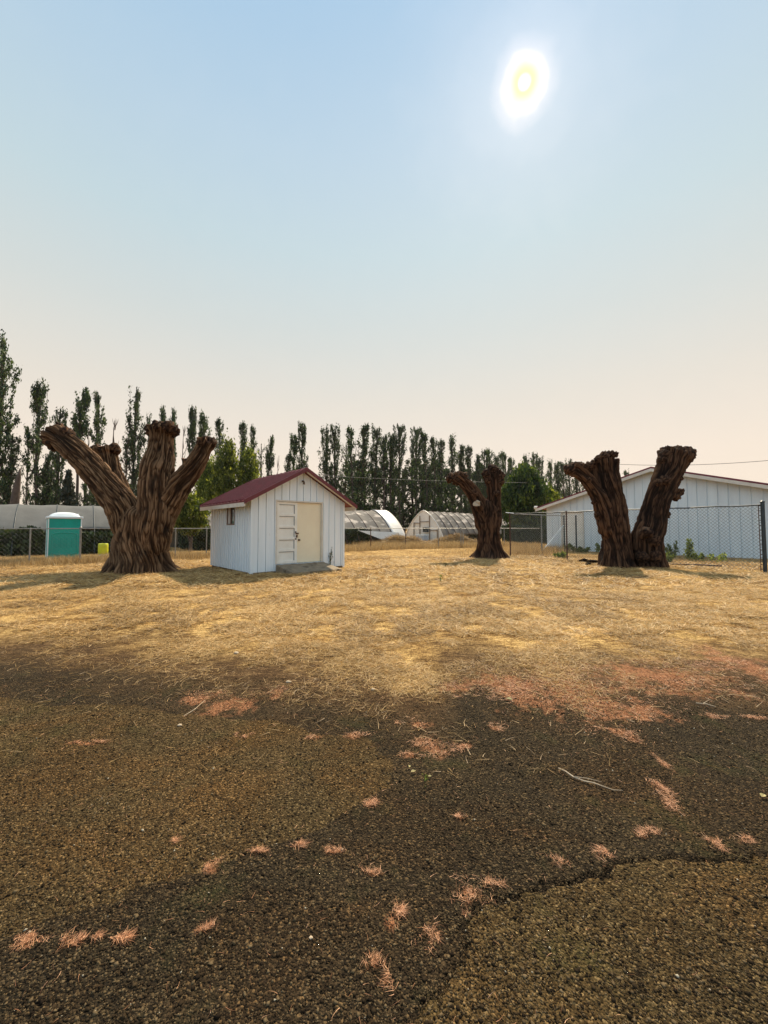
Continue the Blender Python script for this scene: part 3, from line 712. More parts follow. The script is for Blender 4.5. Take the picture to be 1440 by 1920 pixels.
knobs(list(t3.children)[0], [(1122, 861, 6, -.1), (1133, 855, 7, -.2), (1146, 853, 7, -.2), (1153, 852, 5, -.1), (1152, 866, 5, -.2), (1114, 942, 4, -.2), (1120, 965, 4, -.2)], Y0, M['bark_dark'])

# ------------------------------------------------------------------ white shed
SA = math.radians(42.5)
U = Vector((math.cos(SA), math.sin(SA), 0)); Vb = Vector((-math.sin(SA), math.cos(SA), 0)); UP = Vector((0, 0, 1))
O = G(470, 1077); W_, L_ = 3.60, 3.65
EV, AP = 2.42, 3.42
shed = empty('shed', O, 0)
tag(shed, 'small white boarded shed with a dark red metal gable roof and mismatched double doors', 'shed')
def ribbed(O_, D, Nn, width, top, bottom, step, rib, depth, openings=(), jitter=0):
    """vertical boards: a profile swept up, with openings (s0,s1,z0,z1)"""
    mb = MB(); pts = []; s = 0
    cuts = sorted(set([x for o_ in openings for x in o_[:2]]))
    while s < width-1e-4:
        e = min(width, s+step*(1+random.uniform(-jitter, jitter)))
        pts += [(s, 0), (max(s, e-rib*1.25), 0), (max(s, e-rib*1.22), -.03 if depth > 0 else 0), (max(s, e-rib), -.03 if depth > 0 else 0), (max(s, e-rib*.98), depth), (max(s, e-rib*.1), depth), (e, 0)]
        s = e
    for c_ in cuts:
        for i in range(len(pts)-1):
            if pts[i][0] < c_ < pts[i+1][0]:
                f = (c_-pts[i][0])/(pts[i+1][0]-pts[i][0]); pts.insert(i+1, (c_, pts[i][1]*(1-f)+pts[i+1][1]*f)); break
    for (s0, d0), (s1, d1) in zip(pts[:-1], pts[1:]):
        if s1-s0 < 1e-6 and abs(d0-d1) < 1e-6: continue
        m_ = (s0+s1)/2; spans = [(bottom, None)]
        for (a0, a1, z0, z1) in openings:
            if a0 < m_ < a1: spans = ([(bottom, z0)] if z0 > bottom+.01 else []) + [(z1, None)]
        for (zb, zt) in spans:
            q = [O_+D*s0+Nn*d0+UP*zb, O_+D*s1+Nn*d1+UP*zb, O_+D*s1+Nn*d1+UP*(top(s1) if zt is None else zt), O_+D*s0+Nn*d0+UP*(top(s0) if zt is None else zt)]
            mb.quad(*q)
    return mb
gable = lambda s: EV+(AP-EV)*(1-abs(s-W_/2)/(W_/2))
D0, D1, DM, DB, DT = .86, 2.60, 1.64, .26, 2.34
nf = -Vb; ns_ = -U
wl = ribbed(O, U, nf, W_, gable, .04, .285, .045, .022, [(D0, D1, DB, DT)], .12)
wl.box(O+U*D0+UP*.0, U*(D1-D0), Vb*.08, UP*(DB-.003))       # sill wall below the doors
wl.build('front_wall', M['white'], shed)
wn = (1.30, 2.02, 1.56, 2.22)
ws = ribbed(O, Vb, ns_, L_, lambda s: EV, .04, .19, .05, .022, [wn], .05); ws.build('side_wall', M['white'], shed)
wr = ribbed(O+U*W_, Vb, U, L_, lambda s: EV, .04, .2, .05, .02); wr.build('side_wall', M['white'], shed)
wbk = ribbed(O+Vb*L_, U, Vb, W_, gable, .04, .285, .045, .02); wbk.build('back_wall', M['white'], shed)
cb_ = MB(); e_ = .09
for (p, q) in ((O, 0), (O+U*W_, 1)):
    sgn = 1 if q == 0 else -1
    cb_ = MB(); cb_.box(p-U*.026*sgn-Vb*.026, U*sgn*e_, Vb*.022, UP*(EV-.02)); cb_.box(p-U*.026*sgn-Vb*.003, U*sgn*.022, Vb*e_, UP*(EV-.02))
    cb_.build('corner_board', M['white'], shed)
sk_ = MB(); sk_.box(O+U*.03+Vb*.03-UP*.1, U*(W_-.06), Vb*(L_-.06), UP*.13); sk_.build('foundation', M['concrete'], shed)
tr = MB(); tw_ = .05
tr.box(O+U*(D0-tw_)+nf*.034+UP*DB, U*tw_, Vb*.10, UP*(DT-DB)); tr.box(O+U*D1+nf*.034+UP*DB, U*tw_, Vb*.10, UP*(DT-DB)); tr.box(O+U*(D0-tw_)+nf*.036+UP*DT, U*(D1-D0+2*tw_), Vb*.10, UP*.05)
tr.build('door_frame', M['trim'], shed)
# panelled left door
dl = MB(); wd = DM-D0-.008; H_ = DT-DB-.012; d0 = O+U*(D0+.002)+Vb*.045+UP*(DB+.006)
dl.box(d0, U*wd, Vb*.035, UP*H_)
st_ = .10; rail = .085
dl.box(d0-Vb*.03, U*st_, Vb*.0298, UP*H_); dl.box(d0+U*(wd-st_)-Vb*.03, U*st_, Vb*.0298, UP*H_)
npan = 5; ph_ = (H_-rail*(npan+1))/npan
for k in range(npan+1):
    dl.box(d0+U*st_-Vb*.027+UP*(k*(ph_+rail)), U*(wd-2*st_), Vb*.0268, UP*rail)
gp = MB()  # dark strips beside rails and stile stand in for shadow gaps and dirt
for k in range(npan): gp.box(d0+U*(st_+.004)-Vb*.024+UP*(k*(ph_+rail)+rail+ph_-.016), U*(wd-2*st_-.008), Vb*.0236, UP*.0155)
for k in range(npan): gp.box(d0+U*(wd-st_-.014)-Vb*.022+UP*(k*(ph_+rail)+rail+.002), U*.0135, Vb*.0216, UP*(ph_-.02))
dl_o = dl.build('door', M['doorwhite'], shed, bevel=.003)
dl_o['label'] = 'old white panelled door leaf'
child(gp.build('panel_shadow_strip', M['shadow_backing'], dl_o), dl_o)
lk = MB(); lz = DB+.98
lk.box(O+U*(DM-.075)+nf*-.018+UP*lz, U*.12, nf*.025, UP*.05); lk.box(O+U*(DM-.055)+nf*-.012+UP*(lz-.11), U*.045, nf*.04, UP*.085); lk.box(O+U*(DM-.09)+nf*-.018+UP*(lz+.05), U*.04, nf*.03, UP*.05)
lk.tube([O+U*(DM-.08)+nf*0+UP*(lz-.16), O+U*(DM-.08)+nf*.05+UP*(lz-.16)], .022, 10)
child(lk.build('padlock_hasp', M['brass'], dl_o), dl_o)
dr = MB(); d1 = O+U*(DM+.002)+Vb*.04+UP*(DB+.006); wr_ = D1-DM-.006
dr.box(d1, U*wr_, Vb*.035, UP*H_)
dr_o = dr.build('door', M['cream'], shed, bevel=.003); dr_o['label'] = 'plain cream flush door leaf'
kb = MB(); kc = O+U*(DM+.07)+Vb*.04+UP*(DB+.78)
kb.tube([kc, kc+nf*.03, kc+nf*.035, kc+nf*.06, kc+nf*.075], [.03, .03, .014, .032, .02], 14)
child(kb.build('knob', M['brass'], dr_o, smooth=True), dr_o)
dk = MB(); dk.box(O+U*D0+Vb*.09+UP*DB, U*(D1-D0), Vb*.02, UP*(DT-DB)); dk.build('door_backing', M['shadow_backing'], shed)
# window on the side
wf = MB(); a0, a1, z0, z1 = wn; f_ = .045
for (s0, s1, q0, q1) in ((a0, a1, z0, z0+f_), (a0, a1, z1-f_, z1), (a0, a0+f_, z0+f_, z1-f_), (a1-f_, a1, z0+f_, z1-f_), ((a0+a1)/2-.02, (a0+a1)/2+.02, z0+f_, z1-f_)):
    wf.box(O+Vb*s0+ns_*.03+UP*q0, Vb*(s1-s0), -ns_*.07, UP*(q1-q0))
wf_o = wf.build('window', M['frame'], shed)
pn = MB(); pn.box(O+Vb*(a0+f_)+UP*(z0+f_), Vb*((a1-a0)/2-.065), -ns_*.01, UP*(z1-z0-2*f_)); child(pn.build('pane', M['glass'], wf_o), wf_o)
pn = MB(); pn.box(O+Vb*((a0+a1)/2+.02)+UP*(z0+f_), Vb*((a1-a0)/2-.065), -ns_*.01, UP*(z1-z0-2*f_)); child(pn.build('curtain', M['curtain'], wf_o), wf_o)
# roof
OH, OF = .36, .32
sl_ = (AP-EV)/(W_/2); th_ = .05
def roof_slab(O_, U_, V_, W, L, ev, ap, oh, of, ob, thick, ribstep, mat, parent, name='roof'):
    sl2 = (ap-ev)/(W/2); rise = ap+thick+.02
    out_o = []
    for side in (-1, 1):
        mb = MB(); mid = O_+U_*(W/2)
        def pt(s, v, dz, side=side): return mid+U_*(side*s)+V_*v+UP*(rise-s*sl2+dz)
        smax = W/2+oh; v = -of; vend = L+ob; prof = []
        while v < vend-1e-4:
            e = min(vend, v+ribstep)
            prof += [(v, 0), (v+.012, .05), (v+.06, .05), (v+.072, 0), (min(vend, v+ribstep*.5), .0)]
            v = e
        prof.append((vend, 0)); prof = [p for p in prof if p[0] <= vend]
        for (v0, h0), (v1, h1) in zip(prof[:-1], prof[1:]):
            mb.quad(pt(0, v0, h0), pt(0, v1, h1), pt(smax, v1, h1), pt(smax, v0, h0))
        mb.quad(pt(0, -of, -thick), pt(smax, -of, -thick), pt(smax, vend, -thick), pt(0, vend, -thick))
        mb.quad(pt(0, -of, 0), pt(smax, -of, 0), pt(smax, -of, -thick), pt(0, -of, -thick))
        mb.quad(pt(0, vend, 0), pt(0, vend, -thick), pt(smax, vend, -thick), pt(smax, vend, 0))
        mb.quad(pt(smax, -of, 0), pt(smax, vend, 0), pt(smax, vend, -thick), pt(smax, -of, -thick))
        o_ = mb.build(name, mat, parent); out_o.append((o_, pt, smax, vend))
    return out_o
rs = roof_slab(O, U, Vb, W_, L_, EV, AP, OH, OF, .25, th_, .30, M['redroof'], shed)
for (o_, pt, smax, vend) in rs:
    f = MB()   # pale fascia along the eave, red barge flashing along the gable
    def seg(p, q, w1, w2):
        f.quad(p, q, q+w1, p+w1); f.quad(p+w2, p+w1+w2, q+w1+w2, q+w2); f.quad(p, p+w2, q+w2, q); f.quad(p+w1, q+w1, q+w1+w2, p+w1+w2); f.quad(p, p+w1, p+w1+w2, p+w2); f.quad(q, q+w2, q+w1+w2, q+w1)
    side = 1 if (pt(1, 0, 0)-pt(0, 0, 0)).dot(U) > 0 else -1
    seg(pt(smax-.03, -OF+.01, -th_-.003), pt(smax-.03, vend-.01, -th_-.003), -UP*.14, U*side*.028)
    child(f.build('fascia', M['trim'], o_), o_)
    f = MB(); seg(pt(0, -OF-.03, .035), pt(smax+.02, -OF-.03, .035), -UP*.13, Vb*.027); 
    child(f.build('barge_flashing', M['redtrim'], o_), o_)
    f = MB(); seg(pt(.05, -OF+.01, -th_-.003), pt(smax-.05, -OF+.01, -th_-.003), -UP*.05, Vb*.10)
    child(f.build('barge_board', M['trim'], o_), o_)
rc = MB(); mid = O+U*(W_/2); rise = AP+th_+.02
for side in (-1, 1):
    rc.quad(*[mid+U*(side*s)+Vb*v+UP*(rise+.03-s*sl_) for s, v in ((0, -OF), (0, L_+.25), (.14, L_+.25), (.14, -OF))])
rc.build('ridge_cap', M['redroof'], shed)
lt = MB(); lc = O+U*(W_/2)+nf*.03+UP*(AP-.34); lt.tube([lc, lc+nf*.08, lc+nf*.10-UP*.05, lc+nf*.09-UP*.12], [.035, .02, .03, .045], 10)
lt.build('gable_lamp', M['brass'], shed)
# concrete ramp
rp_ = MB(); q = [O+U*(D0-.02)+nf*.03, O+U*(D1+.10)+nf*.03, O+U*(D1+.12)+nf*1.12, O+U*(D0+.02)+nf*1.05]
zz = [.235, .235, .06, .07]
nn = 10; grid = []
for i in range(nn+1):
    for j in range(nn+1):
        f0 = i/nn; f1 = j/nn
        p = (q[0]*(1-f0)+q[1]*f0)*(1-f1)+(q[3]*(1-f0)+q[2]*f0)*f1; z = (zz[0]*(1-f0)+zz[1]*f0)*(1-f1)+(zz[3]*(1-f0)+zz[2]*f0)*f1
        p = p+Vector(((random.random()-.5)*.03, (random.random()-.5)*.03, 0)) if (j == nn or i in (0, nn)) and j > 0 else p
        grid.append(p+UP*(z+random.uniform(-.006, .006)))
for i in range(nn):
    for j in range(nn):
        k = i*(nn+1)+j; rp_.quad(grid[k], grid[k+1], grid[k+nn+2], grid[k+nn+1])
rim = [i*(nn+1) for i in range(nn+1)] + [nn*(nn+1)+j for j in range(1, nn+1)] + [i*(nn+1)+nn for i in range(nn-1, -1, -1)] + [j for j in range(nn-1, 0, -1)]
for a_i, b_i in zip(rim, rim[1:]+rim[:1]):
    pa_, pb_ = grid[a_i], grid[b_i]; rp_.quad(pa_, pb_, Vector((pb_.x, pb_.y, -.1)), Vector((pa_.x, pa_.y, -.1)))
o_ = rp_.build('concrete_ramp', M['concrete']); tag(o_, 'worn concrete ramp sloping down from the shed doors', 'ramp')

# ------------------------------------------------------------------ leaf clouds
def leafquads(C_, size, rng, elong=1.0, droop=0):
    n = len(C_); a = rng.normal(size=(n, 3)); a /= np.linalg.norm(a, axis=1)[:, None]
    b = rng.normal(size=(n, 3)); b -= a*(a*b).sum(1)[:, None]; b /= np.linalg.norm(b, axis=1)[:, None]
    if elong != 1: a[:, 2] = a[:, 2]+.8*np.sign(a[:, 2]+.2); a /= np.linalg.norm(a, axis=1)[:, None]; b -= a*(a*b).sum(1)[:, None]; b /= np.linalg.norm(b, axis=1)[:, None]
    s = (size*rng.uniform(.6, 1.4, n))[:, None]*.5
    V = np.stack([C_-a*s*elong, C_+b*s*.6, C_+a*s*elong, C_-b*s*.6], 1).reshape(-1, 3)
    return V, np.arange(n*4).reshape(-1, 4)
def poplar_proto(kind, seed):
    rng = np.random.default_rng(seed); cl = []; H = 1.0; br = MB()
    # unit height, half width ~ .06 ; scaled on placement.
    lean = rng.normal(0, .015)
    tp = [Vector((lean*t*t*H+.006*math.sin(t*7+seed), .006*math.cos(t*6+seed), t)) for t in np.linspace(0, .97, 14)]
    br.tube(tp, [.0105*(1-t)+.0016 for t in np.linspace(0, 1, 14)], 7)
    wid = {'full': .062, 'slim': .045, 'tuft': .040, 'sparse': .05, 'dead': .03, 'wide': .082, 'filler': .07}[kind]
    nb = {'full': 52, 'slim': 44, 'tuft': 42, 'sparse': 34, 'dead': 12, 'wide': 64, 'filler': 56}[kind]
    low = {'full': .06, 'slim': .12, 'tuft': .45, 'sparse': .15, 'dead': .3, 'wide': .06, 'filler': .02}[kind]
    lead = rng.uniform(0, 6.28, 3)
    for k in range(nb):
        t0 = low+(.93-low)*rng.random(); ang = rng.uniform(0, 6.28)
        env = wid*(.35+.65*math.sin(min(1, max(0, (t0-low)/(1-low)*.92+.10))*math.pi))*(.75+.5*rng.random())
        if k < 3 and kind in ('full', 'wide', 'slim'): env = wid*.75; t0 = .25+.2*k; ang = lead[k]; ln = .62-t0*.35+rng.uniform(0, .12)
        else: ln = rng.uniform(.08, .17)*(1.1-.3*t0)
        ln = min(ln, .985-t0)
        p0 = Vector((lean*t0*t0, 0, t0)); pts = []
        for j in range(6):
            f = j/5; r = env*(1-(1-f)**1.8)
            pts.append(p0+Vector((math.cos(ang)*r, math.sin(ang)*r, ln*f)))
        br.tube(pts, [.0028*(1-f)+.0007 for f in np.linspace(0, 1, 6)], 4, cap=False)
        dens = {'dead': 0, 'sparse': 3, 'tuft': 7, 'filler': 9}.get(kind, 7)
        if kind == 'tuft' and t0 < .6: dens = 2
        if k < 3 and dens > 4: dens = 22
        if rng.random() < .25: dens = max(0, dens//3)
        for q in range(dens):
            f = rng.uniform(.15, 1.05); i = min(4, int(f*5)); c_ = pts[i].lerp(pts[i+1], min(1.2, f*5-i))
            m_ = rng.integers(9, 18)
            cl.append(np.array(c_)+rng.normal(size=(m_, 3))*np.array([.0075, .0075, .013]))
    # inner foliage round the stem
    if kind != 'dead':
        for q in range({'sparse': 12, 'tuft': 40, 'slim': 60}.get(kind, 100)):
            t0 = low+(.97-low)*rng.random()**(.6 if kind != 'filler' else 1.0); m_ = rng.integers(7, 15)
            if kind == 'tuft' and t0 < .65 and rng.random() < .8: continue
            cl.append(np.array([lean*t0*t0, 0, t0])+rng.normal(size=(m_, 3))*np.array([wid*.16*(1.1-t0), wid*.16*(1.1-t0), .012]))
    tm = bpy.data.meshes.new('trunk'); tm.from_pydata(br.v, [], br.f); tm.update(); tm.materials.append(M['pbark'])
    cm = None
    if cl:
        P_ = np.concatenate(cl); P_ = P_[P_[:, 2] > .005]
        V, Fc = leafquads(P_, .0115, rng, 1.5)
        rn = np.clip(.5+.25*rng.normal(size=len(P_))+(fbm2(P_[:, 0]*60, P_[:, 2]*25, 2)-.5)*.8, 0, 1)
        o_ = npmesh('crown', V, Fc, M['poplar'], attrs={'rnd': rn}); cm = o_.data; bpy.data.objects.remove(o_)
    return tm, cm
PROTO = {}
for i, (k, c_) in enumerate((('full', 4), ('slim', 3), ('tuft', 3), ('sparse', 2), ('dead', 2), ('wide', 3), ('filler', 3))):
    PROTO[k] = [poplar_proto(k, 100+i*10+j) for j in range(c_)]
# photo list: px, top py, kind, width factor, label
pops = [(-8, 636, 'wide', 1.0, 'tallest poplar, cut by the left edge of the picture'),
 (14, 815, 'full', 1.6, 'shorter bushy poplar under the tallest one at the left edge'),
 (65, 712, 'full', 1.15, 'tall full poplar left of the toilet cabin, highest after the one at the edge'),
 (48, 800, 'sparse', 1.0, 'thin scraggly poplar pressed against the left side of a tall full one'),
 (104, 765, 'full', 1.15, 'medium poplar rising behind the sawn end of the far left limb'),
 (90, 850, 'slim', 1.6, 'short poplar directly above the teal toilet cabin'),
 (140, 723, 'tuft', 1.25, 'tall bare stemmed poplar with a leafy tuft on top above the leaning limb'),
 (160, 800, 'dead', 1.3, 'leafless grey poplar right of the tufted poplar above the leaning limb'),
 (158, 905, 'full', 2.2, 'low bushy poplar under the leaning limb of the big trunk'),
 (182, 736, 'full', 1.05, 'dense poplar directly above the short back limb of the big trunk'),
 (208, 782, 'dead', 1.5, 'dry bare poplar just right of the short back limb'),
 (247, 727, 'full', 1.15, 'tall dense dark poplar in the gap between the leaning limb and the thick upright limb'),
 (233, 812, 'sparse', 1.6, 'sparse shorter poplar left beside the dark poplar in the gap between the limbs'),
 (276, 770, 'sparse', 1.1, 'wispy thin poplar touching the left side of the thick upright limb'),
 (303, 763, 'slim', .9, 'left one of two poplar tips peeking over the thick upright limb'),
 (319, 766, 'slim', .8, 'right one of two poplar tips peeking over the thick upright limb'),
 (340, 795, 'dead', 1.1, 'bare pole of a dead poplar between the upright and right limbs'),
 (357, 764, 'tuft', 1.0, 'slender poplar standing over the small stub of the right limb'),
 (380, 772, 'tuft', 1.1, 'slender poplar directly above the sawn end of the right limb'),
 (409, 786, 'slim', 1.1, 'slender poplar just right of the sawn end of the right limb'),
 (453, 793, 'slim', 1.2, 'left poplar of the close pair rising from the bright green trees'),
 (474, 798, 'slim', 1.0, 'right poplar of the close pair rising from the bright green trees'),
 (488, 828, 'sparse', 1.2, 'faint thin poplar between the bright green trees and the lone slim one'),
 (503, 815, 'tuft', 1.1, 'lone slim poplar above the left slope of the shed roof'),
 (520, 850, 'dead', 1.0, 'bare dead stem above the shed roof'),
 (549, 812, 'full', 1.15, 'left poplar of the pair over the shed ridge'),
 (564, 790, 'full', 1.0, 'right and taller poplar of the pair over the shed ridge'),
 (538, 850, 'slim', 1.3, 'short poplar left below the pair over the shed ridge'),
 (613, 800, 'full', 1.2, 'broad left half of the double poplar above the right slope of the shed roof'),
 (627, 797, 'full', 1.1, 'right half of the double poplar above the right slope of the shed roof'),
 (648, 826, 'sparse', 1.4, 'thin leaning poplar right after the double poplar by the shed'),
 (659, 800, 'slim', 1.3, 'slim poplar above the right eave of the shed'),
 (680, 796, 'slim', 1.6, 'first tall poplar clear to the right of the shed eave'),
 (703, 799, 'slim', 1.4, 'left top of the forked poplars right of the shed'),
 (719, 815, 'tuft', 1.2, 'right top of the forked poplars right of the shed'),
 (733, 812, 'slim', 1.3, 'poplar against the left side of the widest dark poplar'),
 (749, 796, 'wide', .95, 'widest dark poplar, above the white end bay of the greenhouse'),
 (781, 801, 'wide', .95, 'dark full poplar above the gable of the right greenhouse'),
 (799, 810, 'slim', 1.4, 'poplar just right of the dark one over the greenhouse gable'),
 (815, 820, 'slim', 1.2, 'narrow poplar over the ribbed side of the right greenhouse'),
 (828, 824, 'slim', 1.2, 'poplar left of the leftmost sawn limb of the middle trunk'),
 (848, 817, 'slim', 1.3, 'poplar directly above the left limb of the middle trunk'),
 (865, 834, 'slim', 1.3, 'lower poplar just right above the left limb of the middle trunk'),
 (880, 836, 'slim', 1.3, 'poplar seen in the notch of the middle trunk, left one'),
 (896, 852, 'slim', 1.2, 'poplar seen in the notch of the middle trunk, right one'),
 (909, 842, 'full', 1.1, 'poplar above the right limb of the middle trunk, on its left'),
 (919, 843, 'slim', 1.2, 'poplar directly above the right limb of the middle trunk'),
 (931, 852, 'slim', 1.3, 'poplar above the right limb of the middle trunk, on its right'),
 (941, 846, 'full', 1.0, 'poplar between the middle trunk and the dense green tree, left one'),
 (950, 850, 'full', 1.0, 'poplar between the middle trunk and the dense green tree, right one'),
 (961, 858, 'slim', 1.4, 'poplar tip over the left shoulder of the dense green tree'),
 (990, 852, 'full', 1.2, 'left poplar behind the crown of the dense green tree'),
 (1001, 849, 'full', 1.2, 'middle poplar behind the crown of the dense green tree'),
 (1014, 856, 'full', 1.1, 'right poplar behind the crown of the dense green tree'),
 (1034, 864, 'slim', 1.4, 'leftmost hazy poplar over the low eave of the long white building'),
 (1046, 866, 'slim', 1.3, 'second hazy poplar over the low eave of the long white building'),
 (1058, 866, 'slim', 1.3, 'hazy poplar just left of the sawn limb of the forked trunk'),
 (1069, 862, 'full', 1.1, 'far poplar directly behind the left sawn limb of the forked trunk'),
 (1083, 872, 'slim', 1.2, 'far poplar under the left sawn limb of the forked trunk'),
 (1096, 876, 'slim', 1.2, 'far poplar between the two sawn limbs of the forked trunk'),
 (1176, 882, 'full', 1.2, 'poplar tip showing over the red roof inside the V of the forked trunk')]
LP0 = Vector((-42.5, 47)); LD = Vector((.86, .51))
def on_row(px, off=0):
    k = (px-720)/F; p = LP0+Vector((-.51, .86))*off
    # (p.x + a t) = k (p.y + b t)
    t = (k*p.y-p.x)/(LD.x-k*LD.y); return p+LD*t
def place_poplar(px, top, kind, wf_, label, off=0, group='row of tall poplars behind the greenhouses'):
    p = on_row(px, off); z = AT(px, top, p.y).z
    tm, cm = random.choice(PROTO[kind]); r = empty('poplar_tree', (p.x, p.y, 0), random.uniform(0, 6.28))
    wq = wf_*((.74 if px < 600 else .84) if kind != 'filler' else .85); r.scale = (z*wq, z*wq, z)
    tag(r, label, 'tree', group)
    for nm, me in (('trunk', tm), ('crown', cm)):
        if me is None: continue
        o_ = bpy.data.objects.new(nm, me); COL.objects.link(o_); o_.parent = r
    return r
for i, (px, top, kind, wf_, lab) in enumerate(pops):
    place_poplar(px, top, kind, wf_, lab if 'poplar' in lab else 'poplar, '+lab, random.uniform(-1.2, 1.2))
fill = [652+17*i for i in range(18)]
for i, px in enumerate(fill):
    place_poplar(px+random.uniform(-4, 4), 872+random.uniform(-14, 16)+max(0, (px-800)*.09), 'filler', random.uniform(1.9, 2.5), 'short dense poplar in the dark lower row behind the greenhouses', 5+random.uniform(-2, 2), 'short dense poplars behind the greenhouses')
for px, top in ((75, 890), (102, 905), (172, 900), (240, 905), (300, 880), (10, 900)):
    place_poplar(px, top, 'filler', 2.0, 'low leafy young poplar among the tall ones on the left', 3, 'low leafy poplars on the left')
# leaning dead snag
p = on_row(30, -6); sn = MB(); b_ = Vector((p.x, p.y, 0)); tip = AT(38, 878, p.y); bs = AT(18, 990, p.y)
sn.tube([Vector((bs.x, p.y, 0)), bs.lerp(tip, .3)+Vector((.1, 0, 0)), bs.lerp(tip, .6), bs.lerp(tip, .85), tip], [.5, .42, .34, .2, .05], 10)
o_ = sn.build('dead_snag', M['pbark'], smooth=True); tag(o_, 'leaning dark dead trunk without leaves near the left edge', 'dead tree')
# small conifer
p = on_row(126, -8); H_ = AT(126, 880, p.y).z
cf = empty('conifer_tree', (p.x, p.y, 0)); tag(cf, 'small dark conifer above the toilet cabin among the poplars', 'tree')
MB().tube([(p.x, p.y, 0), (p.x, p.y, H_)], [.16, .03], 8).build('trunk', M['pbark'], cf)
P_ = []
for k in range(150):
    t = .12+.86*RNG.random(); r = 1.9*(1-t)*RNG.uniform(.5, 1.1); a_ = RNG.uniform(0, 6.28)
    ln = np.linspace(0.15, 1, 14)[:, None]*np.array([math.cos(a_)*r, math.sin(a_)*r, -.22*r])
    P_.append(np.array([p.x, p.y, t*H_])+np.repeat(ln, 5, 0)+RNG.normal(size=(70, 3))*.09)
P_ = np.concatenate(P_); V, Fc = leafquads(P_, .20, RNG, 1.4); npmesh('crown', V, Fc, M['conifer'], cf, attrs={'rnd': RNG.random(len(P_))})

def bushy(name, label, px, top, bot, half_px, Y, mat, nclump, leaf, trunk=True, seed=1, cat='tree', upright=1.0, group=None, hollow=.35, loose=1.0):
    rng = np.random.default_rng(seed)
    c_ = AT(px, top, Y); H = c_.z; R = half_px*Y/F; zb = max(.0, AT(px, bot, Y).z)
    root = empty(name, (c_.x, Y, 0)); tag(root, label, cat, group)
    tb = MB(); P_ = []; cen = np.array([c_.x, Y, 0])
    if trunk:
        tb.tube([(c_.x, Y, -.1), (c_.x+.1, Y, H*.3), (c_.x-.05, Y, H*.75)], [.03*H, .022*H, .008*H], 10)
    for k in range(nclump):
        # direction on an uneven dome
        d = rng.normal(size=3); d /= np.linalg.norm(d); rad = (hollow+(1-hollow)*rng.random()**.5)
        lum = .72+.45*float(vn3(d[0]*1.7+seed, d[1]*1.7, d[2]*1.7))
        pz = (zb+H)/2+d[2]*(H-zb)/2*rad*(lum if d[2] < .3 else .95)
        shp = math.sqrt(max(.05, 1-((pz-(zb+H)/2)/((H-zb)/2+.01))**2*.75))
        pc = cen+np.array([d[0]*R*rad*lum*shp, d[1]*R*rad*lum*shp, pz])
        m_ = rng.integers(26, 60); sg = R*.085*rng.uniform(.7, 1.5)*loose
        P_.append(pc+rng.normal(size=(m_, 3))*np.array([sg, sg, sg*1.25*upright]))
        if trunk and k % 9 == 0:
            t0 = H*(.15+.35*rng.random()); tb.tube([(c_.x, Y, t0), tuple((np.array([c_.x, Y, t0])*.45+pc*.55)+np.array([0, 0, .1*R])), tuple(pc)], [.010*H, .006*H, .002*H], 5, cap=False)
    if trunk: tb.build('trunk', M['pbark'], root)
    P_ = np.concatenate(P_); P_ = P_[P_[:, 2] > .03]; V, Fc = leafquads(P_, leaf, rng, 1.25)
    rn = np.clip(.45+.22*rng.normal(size=len(P_))+(vn3(P_[:, 0]/R*3, P_[:, 1]/R*3, P_[:, 2]/R*3)-.5)*.7, 0, 1)
    npmesh('crown', V, Fc, mat, root, attrs={'rnd': rn}); return root
bushy('leafy_tree', 'dense deep green round crowned tree between the middle trunk and the white building', 985, 870, 1015, 46, 42, M['darkbroad'], 520, .26, seed=11)
bushy('leafy_tree', 'small yellow green tree at the right foot of the dense green one', 1030, 915, 1005, 26, 44, M['broad'], 200, .22, seed=12)
bushy('leafy_tree', 'bright green leafy tree rising directly behind the left eave of the shed', 428, 822, 985, 27, 36, M['broad'], 250, .2, seed=13, upright=2.2, loose=1.3, hollow=.15)
bushy('leafy_tree', 'bright green leafy tree between the trunk with four limbs and the shed', 392, 862, 985, 27, 38, M['broad'], 230, .2, seed=14, upright=2.0, loose=1.3, hollow=.15)
bushy('leafy_tree', 'green leafy tree above the left slope of the shed roof', 466, 838, 985, 24, 38, M['broad'], 200, .2, seed=15, upright=2.2, loose=1.3, hollow=.15)
bushy('willow_shrub', 'pale green feathery shrub touching the left wall of the shed', 358, 925, 1003, 34, 23.5, M['broad'], 210, .13, seed=16, cat='shrub', upright=.7, loose=1.2)

